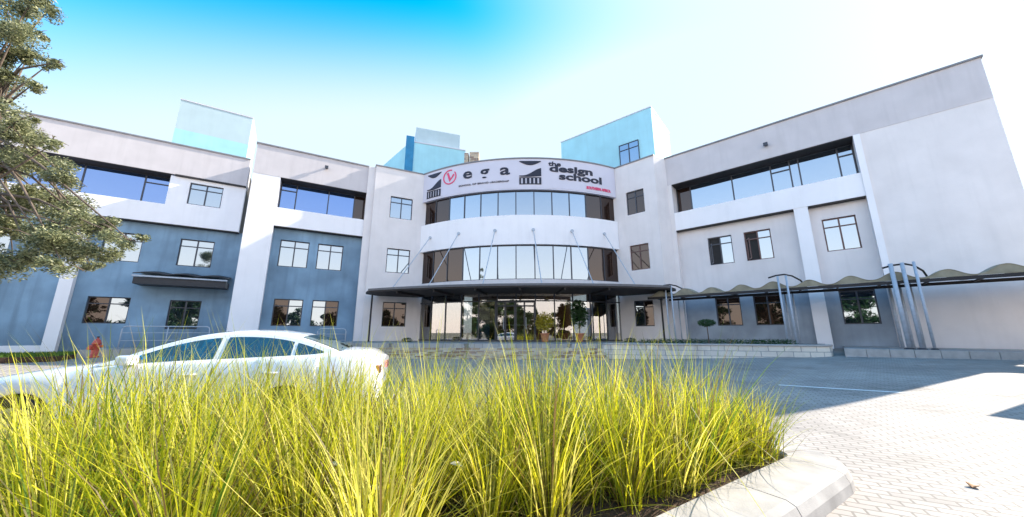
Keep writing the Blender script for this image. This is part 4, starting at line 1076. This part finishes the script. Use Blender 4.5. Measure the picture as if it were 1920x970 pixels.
# ------------------------------------------------------------------ lobby things
def lobby(px, Y): return ((px - 960) / 670.0 * Y, Y)
x, y = lobby(905, 22.6)
bn = empty('banner_stand', (x, y, .9), rz=.1, label='upright banner, white above and blue below, standing inside the left entrance glazing', cat='banner')
m = MB(); m.box(-.42, .42, -.015, .015, .05, 1.3); m.build('lower_panel', 'bannerblue', bn)
m = MB(); m.box(-.42, .42, -.015, .015, 1.3, 2.1); m.build('upper_panel', 'white', bn)
m = MB(); m.box(-.46, .46, -.1, .1, 0, .05); m.build('foot', 'steel', bn)
def pot_plant(px, Y, mt, lab, h, rad, n_, leafs):
    x, y = lobby(px, Y); e = empty('potted_plant', (x, y, .9), label=lab, cat='plant')
    m = MB(); m.lathe([(.16, 0), (.24, .42), (.27, .42), (.27, .47), (.2, .47)], n=18); m.build('pot', 'terracotta', e)
    m = MB(); m.tube([(0, 0, .4), (.02, 0, h * .6)], .03, 6); m.build('stem', 'bark', e)
    m = MB(); m.tone = []; leaves(m, (0, 0, h * .68), (rad, rad, h * .36), n_, leafs, rnd, shell=.3); m.build('foliage', mt, e, fix=False)
pot_plant(1022, 19.7, 'yellowleaf', 'bushy yellow-leaved plant in a terracotta pot just right of the entrance doors', 1.6, .55, 1400, .14)
pot_plant(1088, 20.0, 'hedge', 'tall dark green plant in a terracotta pot at the right part of the entrance glazing', 2.3, .5, 1100, .22)
dk = empty('reception_desk', (*lobby(975, 25.2), .9), label='dark reception desk seen through the entrance doors', cat='desk')
m = MB(); m.box(-1.6, 1.6, -.35, .35, 0, 1.0); m.build('counter', 'wood', dk, bevel=.01)
m = MB(); m.box(-1.68, 1.68, -.42, .42, 1.0, 1.05); m.build('desk_top', 'white', dk)

# ------------------------------------------------------------------ trees
def tree(name, base, clumps_, trunk_top, label, n_, size, mt='leaf', r0=.2, seed=3):
    rt_ = random.Random(seed); e = empty(name, base, label=label, cat='tree'); B = Vector(base)
    tk = MB(); tt = Vector(trunk_top) - B
    tk.tube([(0, 0, -.1), tt * .3 + Vector((.1, .05, 0)), tt * .65 + Vector((-.05, .1, 0)), tt], [r0, r0 * .8, r0 * .65, r0 * .45], 12)
    for c, rad in clumps_:
        c = Vector(c) - B; s = tt * rt_.uniform(.45, 1.0); mid = s.lerp(c, .5) + Vector((rt_.uniform(-.2, .2), rt_.uniform(-.2, .2), .25))
        tk.tube([s, mid, c], [r0 * .22, r0 * .12, r0 * .04], 6)
        for _ in range(4):
            d = Vector((rt_.uniform(-1, 1), rt_.uniform(-1, 1), rt_.uniform(-.6, .8))).normalized() * rad * .9; tk.tube([c, c + d * .5 + Vector((0, 0, .05)), c + d], [.012, .008, .004], 5)
    tk.build('trunk', 'bark', e, smooth=True)
    cm = MB(); cm.tone = []
    for c, rad in clumps_:
        c = Vector(c) - B; k = int(n_ * rad ** 2)
        for _ in range(5):
            d = Vector((rt_.uniform(-1, 1), rt_.uniform(-1, 1), rt_.uniform(-.7, .7))) * rad * .6
            rr_ = rad * rt_.uniform(.3, .7); leaves(cm, c + d, (rr_, rr_, rr_ * .75), k // 5, size, rt_, shell=.2)
    cm.build('crown', mt, e, fix=False)
cl_ = []
rt2 = random.Random(21)
spec = [(20, 235, .55), (60, 255, .4), (15, 300, .6), (70, 310, .55), (120, 330, .4), (30, 370, .7), (90, 380, .6), (140, 400, .5), (175, 430, .45), (215, 440, .32), (245, 452, .22), (195, 475, .35), (20, 440, .7), (80, 450, .65), (140, 470, .5), (110, 420, .6), (60, 490, .35), (120, 500, .3), (25, 490, .4), (170, 500, .22),
        (-60, 300, .9), (-80, 400, .9), (-60, 480, .8), (-150, 350, 1.1), (-150, 460, 1.0), (100, 270, .22), (45, 225, .3)]
for px, py, rad in spec: cl_.append((at(px, py, 7.0 + rt2.uniform(-.8, 1.2)), rad))
for px, py, rad in [(15, 15, .5), (55, 10, .4), (90, 20, .28), (30, 60, .42), (70, 65, .25), (15, 105, .4), (50, 110, .35), (90, 122, .22), (20, 150, .35), (60, 160, .22), (105, 118, .14), (10, 190, .16), (-50, 60, .9), (-80, 150, .9), (-120, 0, 1.0), (-60, 220, .6)]:
    cl_.append((at(px, py, 6.6 + rt2.uniform(-.6, .8)), rad))
tree('leafy_tree', (-11.9, 7.0, .1), cl_, (-12.2, 7.2, 7.2), 'grey-green leafy tree hanging into the left edge of the picture', 11000, .066, r0=.2)
# trees across the road behind the camera (seen in the windows)
lab = ['dark roadside tree nearest the car, behind the photographer, mirrored in the right wing', 'dark tree across the road, second from the car, mirrored in the right wing',
       'tall tree across the road behind the photographer, far left', 'tree across the road left of the road axis behind the photographer', 'tree straight behind the photographer mirrored in the left wing windows',
       'tree across the road mirrored beside the entrance doors', 'tree across the road behind the photographer, far right', 'tallest tree in the back row behind the photographer', 'tree at the right end of the row behind the photographer', 'small tree at the back right behind the photographer']
for i, (x, y, h) in enumerate([(-12, -4, 8.0), (-18, -9, 8.5), (-26, -5, 8), (-9, -14, 6.5), (1, -15, 5.0), (7, -18, 5.6), (14, -14, 5.4), (-3, -24, 7), (21, -11, 6), (17, -20, 5)]):
    rr_ = random.Random(40 + i); C = [((x + rr_.uniform(-2.8, 2.8), y + rr_.uniform(-2, 2), rr_.uniform(.12, 1) * h - .4), rr_.uniform(1.2, 1.7)) for _ in range(20)]
    tree('roadside_tree', (x, y, 0), C, (x, y, h * .6), lab[i], 330, .42, mt='hedge', r0=.2, seed=60 + i)
# unseen block added beyond the right edge to throw a shadow on the paving
gh = empty('shadow_block', (15.6, 7.6, .2), rz=R(22), label='small flat-roofed block added out of view beyond the right edge to cast the paving shadow', cat='shadow_block')
m = MB(); m.box(-1.3, 1.6, -1.5, 1.2, -.2, 3.6); m.build('wall', 'wall', gh)
m = MB(); m.box(-1.9, 2.0, -1.8, 1.5, 3.602, 3.8); m.build('roof', 'band', gh)
m = MB(); m.box(-1.36, -1.302, -.9, .6, 1.0, 2.2); m.build('window', 'glass', gh)
